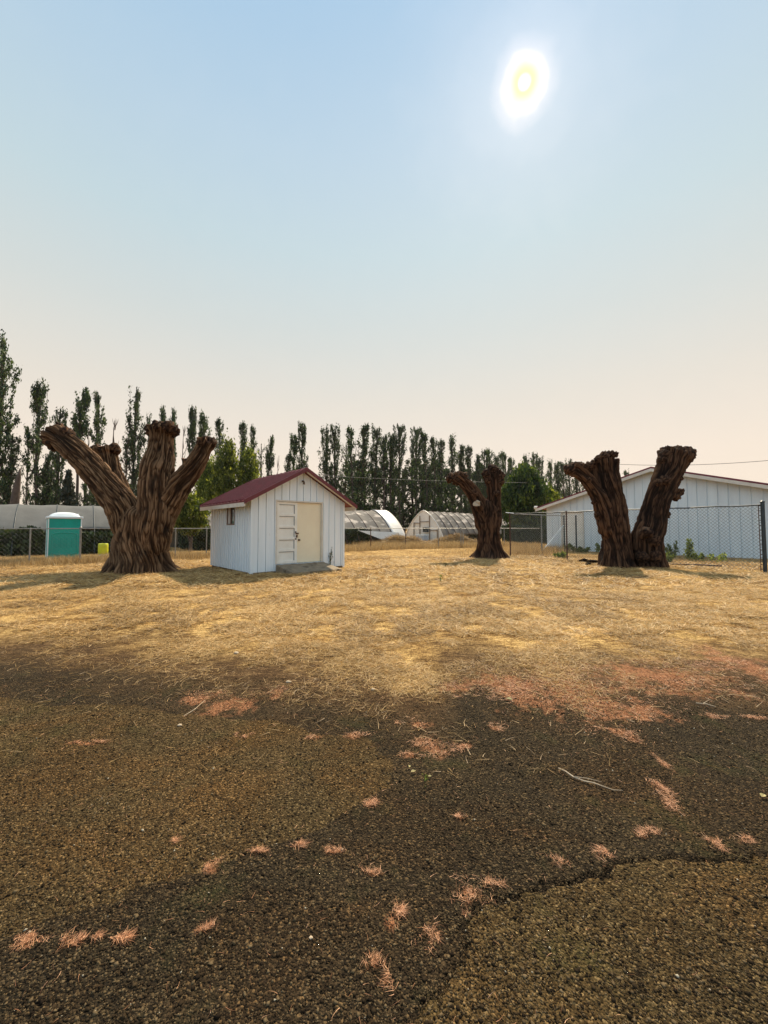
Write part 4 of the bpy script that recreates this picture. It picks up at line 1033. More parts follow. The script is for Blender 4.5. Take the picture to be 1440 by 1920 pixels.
# ------------------------------------------------------------------ greenhouses
UA = math.radians(39.7); GU = Vector((math.cos(UA), math.sin(UA), 0)); GV = Vector((math.sin(UA), -math.cos(UA), 0))
EG = Vector((.1, 38.5, 0))
def hoop(p, hw, H, z0, a):     # a 0..1 from far foot over crest (0.5) to near foot
    t = (a-.5)*2; s = 1 if t > 0 else -1; q = abs(t)
    x_ = min(1, math.sin(q*math.pi/2)); xx = x_*hw; zz_ = H*max(0, 1-x_**1.4)**.68
    return p+GV*(s*xx)+UP*(z0+zz_)
def inv_hoop(f): return .5+math.asin((1-f**(1/.68))**(1/1.4))/math.pi
def tunnel(root, C0, t0, t1, hw, Hf, bay, cloth, edge, sag=.10, dirn=-1, name='shade_cloth', a_end=1.0, arange=None):
    ncell = int(abs(t1-t0)/bay); na = 40; nseg = ncell*6; V = []; AA = []; SS = []
    for i in range(nseg+1):
        s = t0+(t1-t0)*i/nseg; ph_ = (i % 6)/6; dip = sag*math.sin(math.pi*ph_)
        ae = edge(s)
        for j in range(na+1):
            a = ae*j/na
            p = hoop(C0+GU*(dirn*s), hw-dip*.5, Hf(s)-dip, 0, a); V.append(tuple(p)); AA.append(a); SS.append(s)
    V = np.array(V); i_, j_ = np.meshgrid(np.arange(nseg), np.arange(na), indexing='ij'); k = (i_*(na+1)+j_).ravel()
    Fc = np.stack([k, k+1, k+na+2, k+na+1], 1)
    # 'ang' = 1-|2a-1| inverted so streaks stay near the crest
    o_ = npmesh(name, V, Fc, cloth, root, smooth=True, vattrs={'ang': np.abs(np.array(AA)*2-1), 'along': np.array(SS)})
    md = o_.modifiers.new('thick', 'SOLIDIFY'); md.thickness = .01
    return o_
def hoops(root, C0, ts, hw, Hf, r=.03, mat='rust', dirn=-1):
    for s in ts:
        mb = MB(); mb.tube([hoop(C0+GU*(dirn*s), hw+.012, Hf(s)+.012, 0, a) for a in np.linspace(0, 1, 29)], r, 6); mb.build('hoop', M[mat], root, smooth=True)
# left tunnel
gh1 = empty('greenhouse', EG-GU*30); tag(gh1, 'long low tunnel greenhouse of grey shade cloth behind the teal toilet cabin', 'greenhouse', 'tunnel greenhouses')
H1 = lambda s: 2.86-.013*(s-21.5)
def edge1(s):   # cloth lifted on the near side, hanging lower toward the left
    zt = 1.42 if s < 25.0 else 1.42-.30*(s-25.0)
    zt = max(.35, zt); return inv_hoop(zt/H1(s))
tunnel(gh1, EG, 21.7, 41.7, 2.9, H1, 1.66, M['cloth'], edge1, .05)
hoops(gh1, EG, [21.7, 23.36, 25.02, 26.68, 28.34, 30.0, 33.3, 36.6, 41.7], 2.9, H1, .022, 'darkmetal')
# middle tunnel with white end bay
gh2 = empty('greenhouse', EG-GU*9); tag(gh2, 'streaked grey tunnel greenhouse with a white plastic end bay right beside the shed', 'greenhouse', 'tunnel greenhouses')
H2 = lambda s: 3.22-.022*s
def edge2(s):
    if s < 1.9: return .985
    zt = np.interp(s, [1.9, 3.0, 6, 8, 30], [.75, .95, 1.25, 1.42, 1.42]); return inv_hoop(zt/H2(s))
tunnel(gh2, EG, 1.6, 18.6, 3.35, H2, 1.3, M['cloth2'], edge2, .06)
tunnel(gh2, EG, 0.0, 1.6, 3.37, lambda s: 3.26, 1.6, M['plastic_sheet'], lambda s: .99, .03, name='end_bay')
hoops(gh2, EG, [0, 1.6]+[1.6+1.3*k for k in range(1, 14)], 3.37, H2, .028, 'rust')
pl = MB(); zf = .95   # loose white flap under the lifted side
pa_ = EG+GU*(-1.2)+GV*3.45; pl.quad(pa_+UP*1.05, pa_+UP*.05, pa_-GU*2.2+GV*.25+UP*.45, pa_-GU*4.6+UP*1.25)
fl_ = pl.build('side_flap', M['plastic_sheet'], gh2); m_ = fl_.modifiers.new('thick', 'SOLIDIFY'); m_.thickness = .01
def tunnel_end(root, C, hw, H, mat, name='end_wall'):
    mb = MB(); pts = [hoop(C, hw-.02, H-.02, 0, a) for a in np.linspace(0, 1, 33)]
    ctr = C+UP*(H*.4)
    for a, b in zip(pts[:-1], pts[1:]): mb.poly([ctr, a, b])
    mb.poly([ctr, pts[-1], pts[0]])
    o_ = mb.build(name, mat, root); m2 = o_.modifiers.new('thick', 'SOLIDIFY'); m2.thickness = .01
    return o_
tunnel_end(gh2, EG-GU*.02, 3.35, 3.2, M['plastic_sheet'])
# right tunnel with gable facing the camera
C3 = AT(794, 990, 45.0); C3.z = 0
gh3 = empty('greenhouse', C3+GU*7); tag(gh3, 'greenhouse with a pointed white plastic gable end left of the middle trunk', 'greenhouse', 'tunnel greenhouses')
H3 = lambda s: 3.5-.012*s
tunnel(gh3, C3, 0, 14.4, 3.1, H3, 1.2, M['cloth2'], lambda s: .88 if s > .9 else .99, .07, dirn=1)
hoops(gh3, C3, [1.2*k for k in range(1, 13)], 3.12, H3, .03, 'rust', dirn=1)
MB().tube([hoop(C3-GU*.03, 3.13, 3.53, 0, a) for a in np.linspace(0, 1, 29)], .06, 6).build('end_arch', M['plastic_sheet'], gh3, smooth=True)
tunnel_end(gh3, C3+GU*.03, 3.1, 3.48, M['plastic_sheet'])
fr = MB(); q0 = C3-GU*.06
for s, z0, z1 in ((-1.55, 0, 2.15), (-.55, 0, 2.9), (1.0, 0, 2.9), (2.2, 0, 1.3)): fr.box(q0+GV*s+UP*z0, GV*.08, -GU*.06, UP*(z1-z0))
fr.box(q0+GV*-1.47+UP*2.0, GV*.92, -GU*.058, UP*.08); fr.box(q0+GV*-.47+UP*2.15, GV*1.47, -GU*.058, UP*.08); fr.box(q0+GV*1.08+UP*1.15, GV*1.12, -GU*.058, UP*.08)
fr.build('door_frame', M['wood'], gh3)
fb = MB(); fb.box(q0+GV*.15-GU*.07+UP*1.0, GV*.75, -GU*.15, UP*.55); fb.build('vent_fan', M['darkmetal'], gh3)
bb = empty('storage_box', q0+GV*1.0-GU*1.2); tag(bb, 'small blue and white box in front of the greenhouse gable', 'box')
MB().cbox(q0+GV*.9-GU*1.2, 1.5, .7, .62, UA-math.pi/2).build('box_body', M['blue'], bb, bevel=.03)
MB().cbox(q0+GV*.9-GU*1.2+UP*.623, 1.56, .76, .10, UA-math.pi/2).build('lid', M['whiteplastic'], bb, bevel=.02)

# plants under the cloth
def leaf_box(name, label, cat, C0, ax, ay, H, n, leaf, mat, kind='stuff', topvar=.3, parent=None):
    a = RNG.random(n); b = RNG.random(n); 
    hmax = H*(1-topvar*(vn2(a*ax.length*1.2, b*3)))
    z = hmax*RNG.random(n)**.8
    P_ = np.array(C0)[None]+a[:, None]*np.array(ax)+b[:, None]*np.array(ay)+np.stack([0*z, 0*z, z], 1)
    V, Fc = leafquads(P_, leaf, RNG, 1.2)
    o_ = npmesh(name, V, Fc, mat, parent, attrs={'rnd': RNG.random(n)})
    if label: tag(o_, label, cat, kind=kind)
    return o_
leaf_box('nursery_plants', 'dark green crop growing under the left grey shade cloth', 'plants', EG-GU*41+GV*(-1.4), GU*19.2, GV*4.1, 1.6, 90000, .2, M['hedge'])
leaf_box('nursery_plants', 'dark green crop growing under the streaked cloth beside the shed', 'plants', EG-GU*18.4+GV*(-1.2), GU*14.5, GV*4.2, 1.5, 62000, .2, M['hedge'])
leaf_box('nursery_plants', 'low green crop in the right greenhouse side opening', 'plants', C3+GU*1.5+GV*(-1), GU*12, GV*3.6, .9, 9000, .18, M['hedge'])
# a hedge beyond the right fence
hd = empty('hedge', (13, 33, 0)); tag(hd, 'low dark clipped hedge in front of the dense green tree', 'hedge')
h0 = G(952, 1021); h1 = G(1060, 1021)
leaf_box('foliage', None, None, Vector((h0.x, h0.y+.2, 0)), Vector((h1.x-h0.x+2, 2.0, 0)), Vector((0, 1.6, 0)), 1.75, 26000, .17, M['hedge'], topvar=.15, parent=hd)

# dry brush heaps
def heap(label, px, py, half_px, hgt, Y):
    c_ = AT(px, py, Y); r = half_px*Y/F; n_ = 9000
    a = RNG.normal(size=(n_, 2))*.5; d = np.hypot(a[:, 0], a[:, 1]); z = hgt*.75*np.exp(-d**2*1.3)*RNG.random(n_)
    x = c_.x+a[:, 0]*r*1.4; y = Y+a[:, 1]*1.6; zz_ = z*(.25+1.1*vn2(x*1.1, y*1.1))
    o_ = build_ribbons('brush_heap', M['tallgrass'], x, y, zz_, RNG.uniform(0, 6.28, n_), RNG.uniform(-.2, .8, n_), RNG.uniform(.2, .5, n_), RNG.uniform(.02, .04, n_), RNG.normal(0, .1, n_), rnd=RNG.random(n_)*.5)
    tag(o_, label, 'brush heap')
heap('heap of dry brown brush at the foot of the white greenhouse bay', 752, 1010, 34, 1.25, 33.5)
heap('heap of dry brown brush left of the middle trunk', 855, 1005, 34, 1.15, 37)

# tall dry grass along the fences
def strip(P0, P1, n_, wd, h, w_, spread=.5, mat='tallgrass'):
    t = RNG.random(n_); P0, P1 = np.array(P0), np.array(P1); x = P0[0]+(P1[0]-P0[0])*t; y = P0[1]+(P1[1]-P0[1])*t
    x = x+RNG.normal(0, spread, n_); y = y+RNG.normal(0, spread, n_)
    hh = h*(.35+.9*fbm2(x*.8, y*.8, 3))
    return x, y, hh*RNG.uniform(.6, 1.3, n_), np.full(n_, w_)
LF = [(-22, 11.6), (-14.9, 15.0), (-12.6, 16.05), (-6.5, 20.9), (-.9, 25.6), (2.0, 27.6), (5.8, 28.6), (12.2, 30.2)]
parts_ = []
for (p0, p1), dn in zip(zip(LF[:-1], LF[1:]), (1, 1, 1, 1, 1, 1, 1)):
    ln = math.hypot(p1[0]-p0[0], p1[1]-p0[1]); k = int(ln*1050)
    parts_.append(strip(p0, p1, k, .6, .42, .012, .42))
    parts_.append(strip((p0[0]-.8, p0[1]+1.2), (p1[0]-.8, p1[1]+1.2), k, .6, .34 if p0[0] < -2 else .55, .014, .7))
q = [G(957, 1038), G(1080, 1046), G(1240, 1050), G(1435, 1066)]
for p0, p1 in zip(q[:-1], q[1:]): parts_.append(strip(p0[:2], p1[:2], 1500, .5, .22, .009, .45))
parts_.append(strip((7.6, 21.5), (10.5, 24.2), 4500, .5, .50, .012, .7))
parts_.append(strip((6.0, 22), (10, 28), 5000, .5, .28, .014, 1.8))
x = np.concatenate([p[0] for p in parts_]); y = np.concatenate([p[1] for p in parts_]); hh = np.concatenate([p[2] for p in parts_]); ww = np.concatenate([p[3] for p in parts_])
def outside_shed(x, y):
    lx = (x-O.x)*U.x+(y-O.y)*U.y; ly = (x-O.x)*Vb.x+(y-O.y)*Vb.y
    return ~((lx > -.1) & (lx < W_+.1) & (ly > -.1) & (ly < L_+.1))
k = outside_shed(x, y); x, y, hh, ww = x[k], y[k], hh[k], ww[k]; n = len(x)
o = build_ribbons('tall_dry_grass', M['tallgrass'], x, y, gz(x, y)-.01, RNG.uniform(0, 6.28, n), RNG.uniform(.9, 1.5, n), hh, ww, RNG.normal(0, .06, n))
tag(o, 'unmown tall dry grass left standing along the wire fences', 'grass', kind='stuff')
# sparse tufts on the field
n = 9000; ny = RNG.uniform(5, 19, 260); nxx = RNG.uniform(-1.1, 1.1, 260)*ny; w_i = RNG.integers(0, 260, n)
x = nxx[w_i]+RNG.normal(0, .09, n); y = ny[w_i]+RNG.normal(0, .09, n); k = outside_shed(x, y) & (straw_mask(x, y) > .6); x, y = x[k], y[k]; n = len(x)
o = build_ribbons('grass_tufts', M['strawb'], x, y, gz(x, y)-.01, RNG.uniform(0, 6.28, n), RNG.uniform(.5, 1.4, n), RNG.uniform(.05, .15, n), np.clip(y*.0007, .003, .01), RNG.normal(0, .03, n))
tag(o, 'small uncut tufts of dry grass on the mown field', 'grass', kind='stuff')

# ------------------------------------------------------------------ long white building
BA = math.atan2(-.77, .64)
BD = Vector((math.cos(BA), math.sin(BA), 0)); BN = Vector((BD.y, -BD.x, 0))   # along the gable wall, and toward the camera
if BN.y > 0: BN = -BN
BO = Vector((11.0, 26.0, 0)); BW = 12.4
bld = empty('long_white_building', BO); tag(bld, 'long low white building with a dark red roof behind the chain link fence', 'building')
bev, bap = 2.86, 4.68
gb = lambda s: bev+(bap-bev)*(1-abs(s-BW/2)/(BW/2))
DR0, DR1 = 1.05, 2.35
def grooved(O_, D, Nn, width, top, bottom, step, openings=()):
    return ribbed(O_, D, Nn, width, top, bottom, step, .038, -.035, openings, .02)
grooved(BO, BD, BN, BW, gb, .0, .405, [(DR0, DR1, 0, 2.45)]).build('gable_wall', M['white2'], bld)
BB = -BN; BL = 16
grooved(BO, BB, -BD, BL, lambda s: bev, 0, .4).build('side_wall', M['white2'], bld)
grooved(BO+BD*BW, BB, BD, BL, lambda s: bev, 0, .4).build('side_wall', M['white2'], bld)
mb = MB(); mb.box(BO+BD*DR0+BB*.06, BD*(DR1-DR0), BB*.04, UP*2.44)
for z in (.55, 1.1, 1.65): mb.box(BO+BD*(DR0+.12)+BB*.052+UP*z, BD*(DR1-DR0-.24), BB*.0078, UP*.40)
mb.build('door', M['doorwhite'], bld)
mb = MB()
for s, w2, z0, z1 in ((DR0-.07, .07, 0, 2.52), (DR1, .07, 0, 2.52)): mb.box(BO+BD*s+BN*.022, BD*w2, BB*.09, UP*z1)
mb.box(BO+BD*DR0+BN*.02+UP*2.452, BD*(DR1-DR0), BB*.088, UP*.068); mb.build('door_frame', M['trim'], bld)
rr = roof_slab(BO, BD, BB, BW, BL, bev, bap, .55, .45, .3, .07, .45, M['redroof'], bld)
for (o_, pt, smax, vend) in rr:
    f = MB()
    def seg(p, q, w1, w2):
        f.quad(p, q, q+w1, p+w1); f.quad(p+w2, p+w1+w2, q+w1+w2, q+w2); f.quad(p, p+w2, q+w2, q); f.quad(p+w1, q+w1, q+w1+w2, p+w1+w2); f.quad(p, p+w1, p+w1+w2, p+w2); f.quad(q, q+w2, q+w1+w2, q+w1)
    seg(pt(.0, -.475, -.045), pt(smax, -.475, -.045), -UP*.17, BB*.028)
    child(f.build('fascia', M['trim'], o_), o_)
mb = MB(); ep = BO-BD*.5+BN*.42+UP*(bev-.02); mb.tube([ep-BD*.12, ep+BD*.08], .11, 10); mb.build('gutter_end', M['trim'], bld)

# ------------------------------------------------------------------ fences
def chain(P0, P1, z0, z1, pitch, r, mat, parent, name='wire_mesh'):
    P0, P1 = Vector((P0[0], P0[1], 0)), Vector((P1[0], P1[1], 0)); D = (P1-P0); Ln = D.length; D.normalize(); Nn = Vector((D.y, -D.x, 0)); H = z1-z0
    V, Fc = [], []; slope = 1.0
    for sgn in (1, -1):
        k = -H; 
        while k < Ln+H:
            # line s = k + sgn*(z) ...
            if sgn == 1: a_s, a_z, b_s, b_z = k, 0, k+H, H
            else: a_s, a_z, b_s, b_z = k, H, k+H, 0
            s0, s1 = max(0, a_s), min(Ln, b_s)
            if s1 > s0+.01:
                fz = lambda s: a_z+(b_z-a_z)*(s-a_s)/(b_s-a_s)
                A_, B_ = P0+D*s0+UP*(z0+fz(s0))+Nn*r*.8*sgn, P0+D*s1+UP*(z0+fz(s1))+Nn*r*.8*sgn
                d = (B_-A_).normalized(); e1 = Nn*r; e2 = d.cross(Nn)*r; n0 = len(V)
                for q_ in (A_, B_):
                    for c2, s2 in ((1, 0), (-.5, .866), (-.5, -.866)): V.append(tuple(q_+e1*c2+e2*s2))
                for j in range(3): Fc.append((n0+j, n0+(j+1) % 3, n0+3+(j+1) % 3, n0+3+j))
            k += pitch
    return npmesh(name, V, Fc, mat, parent)
def post(parent, p, h, r=.03, mat='galv', cap=True):
    mb = MB(); z = float(gz(p[0], p[1])); mb.lathe((p[0], p[1], 0), [(r, z-.15), (r, h-.03), (r*1.25, h-.03), (r*1.25, h), (r*.5, h+.03)], 12)
    return mb.build('post', M[mat], parent, smooth=False)
lf = empty('low_fence', (LF[2][0], LF[2][1], 0)); tag(lf, 'low chain link fence with a thin top rail crossing behind the shed', 'fence')
hz = 1.43
for (p0, p1) in zip(LF[:-1], LF[1:]):
    MB().tube([(p0[0], p0[1], hz), (p1[0], p1[1], hz)], .021, 8).build('top_rail', M['galv'], lf)
    chain(p0, p1, .06, hz, .16, .0011, M['wirepale'], lf)
pp = [(-14.9-3.4, 13.36), LF[1], (-14.0+.0, 15.43), LF[2], (-10.2, 17.95)]
for px in (58, 152, 214, 330, 388, 695, 760, 822, 864, 868, 945):
    k = (px-720)/F
    for (p0, p1) in zip(LF[:-1], LF[1:]):
        a_, b_ = p0[0]-k*p0[1], p1[0]-k*p1[1]
        if a_*b_ <= 0:
            t = a_/(a_-b_); p = (p0[0]+(p1[0]-p0[0])*t, p0[1]+(p1[1]-p0[1])*t); post(lf, p, hz+.05 if px in (152, 864) else hz, .038 if px in (152, 864, 868) else .027, 'rust' if px in (760, 695) else 'galv'); break
# tall fence
A = G(957, 1042); Bp = G(1435, 1074); A, Bp = Vector((A.x, A.y, 0)), Vector((Bp.x, Bp.y, 0)); FD = (Bp-A).normalized(); FL = (Bp-A).length; HT = 2.2
tf = empty('tall_fence', A); tag(tf, 'tall chain link fence in front of the long white building', 'fence')
mb = MB(); nq = 24
mb.tube([A+FD*(FL*i/nq)+UP*(HT+.012*math.sin(i*1.9)) for i in range(nq+1)], .022, 8); mb.build('top_rail', M['darkmetal'], tf)
chain(A[:2], Bp[:2], .03, HT, .115, .0042, M['wire'], tf)
sp = [(0, 'rust', .035), (3.05, 'rust', .03), (6.75, 'darkmetal', .035)]
for s, m_, r in sp: post(tf, (A+FD*s)[:2], HT+.03, r, m_)
mb = MB()
for k in range(14): mb.tube([A+FD*(FL-.02)+UP*(.1+k*.16)-FD*.0, A+FD*(FL-.10)+UP*(.1+k*.16)], .012, 5)
mb.tube([A+FD*(FL-.10)+UP*.05, A+FD*(FL-.10)+UP*HT], .012, 6); mb.build('tension_bar', M['rust'], tf)
post(tf, Bp[:2], HT+.12, .055, 'darkmetal')
# barbed strand stubs at the far corner post
mb = MB(); mb.tube([A+UP*(HT+.02)-FD*.25+UP*.06, A+UP*(HT+.05), A+FD*.25+UP*(HT+.02)], .02, 6); mb.build('corner_clamp', M['whiteplastic'], tf)
# gate at the right edge
gt = empty('fence_gate', Bp+FD*.16); tag(gt, 'dark green steel gate leaf at the right edge of the picture', 'gate')
ga = Bp+FD*.14; gb_ = ga+FD*2.2
MB().tube([ga+UP*.12, ga+UP*2.14, gb_+UP*2.14, gb_+UP*.12, ga+UP*.12], .022, 8).build('gate_frame', M['darkmetal'], gt)
chain((ga+FD*.03)[:2], (gb_-FD*.03)[:2], .15, 2.12, .115, .0042, M['wire'], gt)
# return fence along the grid to the building
R0 = A; R1 = A+GU*5.4
rf = empty('return_fence', R0+GU*2.7); tag(rf, 'short return fence with a slanting pale brace by the building door', 'fence')
R1 = Vector((11.0, 23.5, 0)); RD = (R1-R0).normalized(); RL = (R1-R0).length
MB().tube([R0+UP*HT+RD*.06, R1+UP*HT], .022, 8).build('top_rail', M['galv'], rf)
chain((R0+RD*.05)[:2], R1[:2], .05, HT-.02, .16, .0016, M['wirepale'], rf)
p = R0+RD*2.95; post(rf, p[:2], HT-.03, .036, 'galv')
post(rf, R1[:2], HT+.02, .042, 'darkmetal')
b0_ = AT(1057, 985, R1.y); b1_ = G(1013, 1037)
MB().tube([b0_, Vector((b1_.x, b1_.y, .0))], .024, 8).build('brace', M['whiteplastic'], rf)
# second short post line by the building
p = G(1081, 1034); sf = empty('gate_post', (p.x, p.y, 0)); tag(sf, 'dark steel gate post before the white wall left of the forked trunk', 'post')
mb = MB(); mb.lathe((p.x, p.y, 0), [(.045, -.1), (.045, 2.18), (.055, 2.18), (.055, 2.22), (.02, 2.25)], 12); mb.build('pole', M['darkmetal'], sf)
mb = MB()
for z in (.5, 1.7): mb.tube([Vector((p.x-.14, p.y, z)), Vector((p.x-.04, p.y, z)), Vector((p.x-.14, p.y, z+.07))], .014, 6)
mb.build('hinge', M['rust'], sf)

# ------------------------------------------------------------------ toilet cabin
PY = 17.1; pc = AT(120, 990, PY); pc.z = 0; prz = math.atan2(pc.x, -pc.y)+math.radians(0)
prz = math.atan2(-pc.x, pc.y)+math.radians(4)       # turned to face the camera
pt_ = empty('portable_toilet', pc); tag(pt_, 'teal portable toilet cabin with a white domed roof behind the low fence', 'portable toilet')
ux = Vector((math.cos(prz), math.sin(prz), 0)); uy = Vector((-math.sin(prz), math.cos(prz), 0)); PW, PD = 1.16, 1.14
def pbox(mb, x0, x1, y0, y1, z0, z1): mb.box(pc+ux*x0+uy*y0+UP*z0, ux*(x1-x0), uy*(y1-y0), UP*(z1-z0))
mb = MB(); pbox(mb, -PW/2+.03, PW/2-.03, -PD/2+.03, PD/2-.03, .06, 1.86); mb.build('cabin_wall', M['teal'], pt_, bevel=.02)
mb = MB()
for sx in (-1, 1):
    for sy in (-1, 1): mb.box(pc+ux*(sx*(PW/2-.03)-.02)+uy*(sy*(PD/2-.03)-.02)+UP*.05, ux*.04, uy*.04, UP*1.80)
mb.build('corner_trim', M['whiteplastic'], pt_, bevel=.01)
mb = MB(); yf_ = -PD/2+.022      # rear panel ribs: arch and pillars in relief
arc = [pc+ux*(.42*math.cos(a))+uy*yf_+UP*(1.15+.10*math.sin(a)) for a in np.linspace(0, math.pi, 15)]
mb.tube([pc+ux*.42+uy*yf_+UP*.5]+arc+[pc-ux*.42+uy*yf_+UP*.5], .022, 6)
for xx in (-.28, -.1, .1, .28): mb.box(pc+ux*(xx-.045)+uy*(yf_-.012)+UP*.62, ux*.09, uy*.03, UP*.42)
arc = [pc+ux*(.42*math.cos(a))+uy*yf_+UP*(.42-.12*math.sin(a)) for a in np.linspace(0, math.pi, 15)]; mb.tube(arc, .022, 6)
mb.box(pc-ux*.03+uy*(yf_-.006)+UP*1.62, ux*.06, uy*.02, UP*.18)
mb.build('moulded_panel', M['teal'], pt_, smooth=False, bevel=.006)
mb = MB(); pbox(mb, -PW/2-.02, PW/2+.02, -PD/2-.02, PD/2+.02, -.02, .05); mb.build('skid_base', M['darkmetal'], pt_)
mb = MB(); pbox(mb, -PW/2-.03, PW/2+.03, -PD/2-.03, PD/2+.03, 1.862, 1.96); mb.build('roof_rim', M['whiteplastic'], pt_, bevel=.02)
V = []; nn = 16
for i in range(nn+1):
    for j in range(nn+1):
        a, b = -1+2*i/nn, -1+2*j/nn; h = .20*max(0, 1-abs(a)**2.6)**.6*max(0, 1-abs(b)**4)**.6
        V.append(tuple(pc+ux*(a*(PW/2-.05))+uy*(b*(PD/2-.04))+UP*(1.955+h)))
k_ = [(i*(nn+1)+j) for i in range(nn) for j in range(nn)]
npmesh('roof_dome', np.array(V), np.array([(k, k+1, k+nn+2, k+nn+1) for k in k_]), M['whiteplastic'], pt_, smooth=True)
MB().tube([pc+ux*(PW/2-.10)+uy*.2+UP*1.96, pc+ux*(PW/2-.10)+uy*.2+UP*2.10], .045, 10).build('vent_pipe', M['whiteplastic'], pt_)

# lime barrel
bc = G(193, 1043); bc = Vector((bc.x, bc.y, 0)); br_ = empty('plastic_barrel', bc); tag(br_, 'bright lime yellow plastic barrel between the toilet cabin and the big trunk', 'barrel')
MB().lathe(bc, [(.20, .10), (.215, .12), (.225, .3), (.22, .45), (.225, .47), (.215, .64), (.20, .66), (.19, .66), (.18, .62), (.10, .62)], 24).build('barrel_body', M['yellow'], br_, smooth=True)
MB().cbox(bc, .34, .34, .098, prz).build('base_block', M['whiteplastic'], br_, bevel=.01)

# wires
def wire(pts, r, mat, label):
    mb = MB(); mb.tube(pts, r, 6); o_ = mb.build('overhead_wire', mat); tag(o_, label, 'wire')
def sagw(P0, P1, sag, n_=40): return [P0.lerp(P1, i/n_)-UP*sag*4*(i/n_)*(1-i/n_) for i in range(n_+1)]
wire(sagw(AT(560, 889, 37), AT(988, 905, 39), .15), .008, M['cablepale'], 'thin pale wire crossing in front of the poplars right of the shed')
wire(sagw(AT(1120, 868, 42), AT(1640, 840, 30), .7), .022, M['cable'], 'thin dark wire in the sky above the long white building')
# aerial behind the shed ridge
ap_ = AT(607, 890, 30); an = empty('roof_aerial', (ap_.x, ap_.y, 0)); tag(an, 'small aerial on a mast behind the right slope of the shed roof', 'aerial')
MB().tube([(ap_.x, ap_.y, 0), (ap_.x, ap_.y, ap_.z)], .025, 6).build('mast', M['galv'], an)
mb = MB(); mb.tube([ap_+Vector((-.5, 0, .05)), ap_+Vector((.45, 0, -.02))], .015, 5)
for k in (-.4, -.15, .1, .35): mb.tube([ap_+Vector((k, 0, -.1)), ap_+Vector((k, 0, .13))], .01, 5)
mb.build('antenna', M['galv'], an)

# ------------------------------------------------------------------ weeds, sticks, debris
def weed(name, label, p, h, n_, spread, leaf=.05, mat='weed', group=None, stems=5):
    root = empty(name, (p.x, p.y, 0)); tag(root, label, 'weed', group); z0 = float(gz(p.x, p.y))
    mb = MB(); P_ = []
    for k in range(stems):
        a = random.uniform(0, 6.28); r = spread*random.uniform(.2, 1); hh = h*random.uniform(.5, 1)
        base = Vector((p.x+math.cos(a)*r*.3, p.y+math.sin(a)*r*.3, z0-.02)); tip = Vector((p.x+math.cos(a)*r, p.y+math.sin(a)*r, z0+hh)); m_ = base.lerp(tip, .55)+UP*.05
        rs = min(.008, h*.02); mb.tube([base, m_, tip], [rs, rs*.8, rs*.4], 5)
        for q_ in range(n_//stems):
            f = random.uniform(.12, 1.0); c_ = base.lerp(m_, f*2) if f < .5 else m_.lerp(tip, f*2-1)
            sp2 = leaf*1.3*(1.3-f); P_.append([c_.x+random.gauss(0, sp2), c_.y+random.gauss(0, sp2), c_.z+random.gauss(0, leaf*.6)])
    mb.build('stem', M['weed'], root)
    P_ = np.array(P_); V, Fc = leafquads(P_, leaf*1.5, RNG, 1.2); npmesh('leaves', V, Fc, M[mat], root, attrs={'rnd': RNG.random(len(P_))})
wl_ = [(1262, 1047, .75, 240, .35, 'tall leafy green weed right of the forked trunk'), (1293, 1052, .95, 220, .18, 'tallest thin weed standing against the white wall'),
       (1312, 1054, .45, 160, .3, 'low weed beside the tallest thin one'), (1252, 1054, .4, 160, .3, 'low weed touching the foot of the forked trunk'),
       (1345, 1056, .35, 90, .3, 'straggly weed between the fallen pole and the wall'), (1122, 1036, .55, 130, .18, 'small weed left against the forked trunk before the wall'),
       (1090, 1036, .34, 420, .65, 'wide low patch of bright green weed left of the forked trunk'), (1063, 1034, .4, 350, .5, 'green weed below the building door'),
       (1052, 1046, .24, 160, .35, 'low pale weed in front of the rusty fence post'), (1072, 1028, .8, 160, .22, 'weed climbing the rusty fence post'), (1040, 1030, .35, 160, .4, 'green weed at the left corner of the building')]
for (px, py, h, n_, s_p, lab) in wl_: weed('green_weed', lab, G(px, py), h*1.15, int(n_*1.7), s_p, .06, group='weeds along the fence')
weed('green_weed', 'thin dark vine climbing the front wall right of the shed doors', O+U*2.95+nf*.06, .85, 60, .10, .035, 'hedge', stems=3)
weed('green_weed', 'tiny green sprout standing alone in the mown field', G(826, 1093), .22, 40, .06, .02, 'weed', stems=2)
weed('green_weed', 'small dark sprout in the field left of the middle trunk', G(835, 1062), .16, 40, .08, .02, 'hedge', stems=3)
weed('green_weed', 'small yellow green seedling growing through the asphalt', G(797, 1475), .05, 26, .02, .008, 'weed', stems=3)
# fallen pole
a, b = G(1256, 1060), G(1352, 1064); fp = MB(); fp.tube([Vector((a.x, a.y, .05)), Vector(((a.x+b.x)/2, (a.y+b.y)/2, .07)), Vector((b.x-.15, b.y, .06)), Vector((b.x, b.y, .05))], [.022, .026, .035, .05], 8)
o_ = fp.build('fallen_pole', M['rust'], smooth=True); tag(o_, 'thin dark pole lying in the grass at the right end of the fence', 'pole')
# bark chunks
for (px, py, s_, lab) in ((1095, 1053, .16, 'dark chunk of fallen bark left of the forked trunk, the left one'), (1112, 1056, .20, 'dark chunk of fallen bark touching the left foot of the forked trunk'), (1104, 1060, .10, 'small bark chunk nearest the camera beside the forked trunk')):
    c_ = G(px, py); mb = MB(); n0 = 9
    pts = [Vector((c_.x+s_*1.4*(k/n0-.5)*2, c_.y+.05*math.sin(k*2), .03+.05*random.random())) for k in range(n0+1)]
    mb.tube(pts, [s_*.10+s_*.42*math.sin(math.pi*k/n0)*random.uniform(.6, 1.2) for k in range(n0+1)], 7); o_ = mb.build('bark_chunk', M['bark_dark']); tag(o_, lab, 'bark chunk', 'fallen bark by the forked trunk')
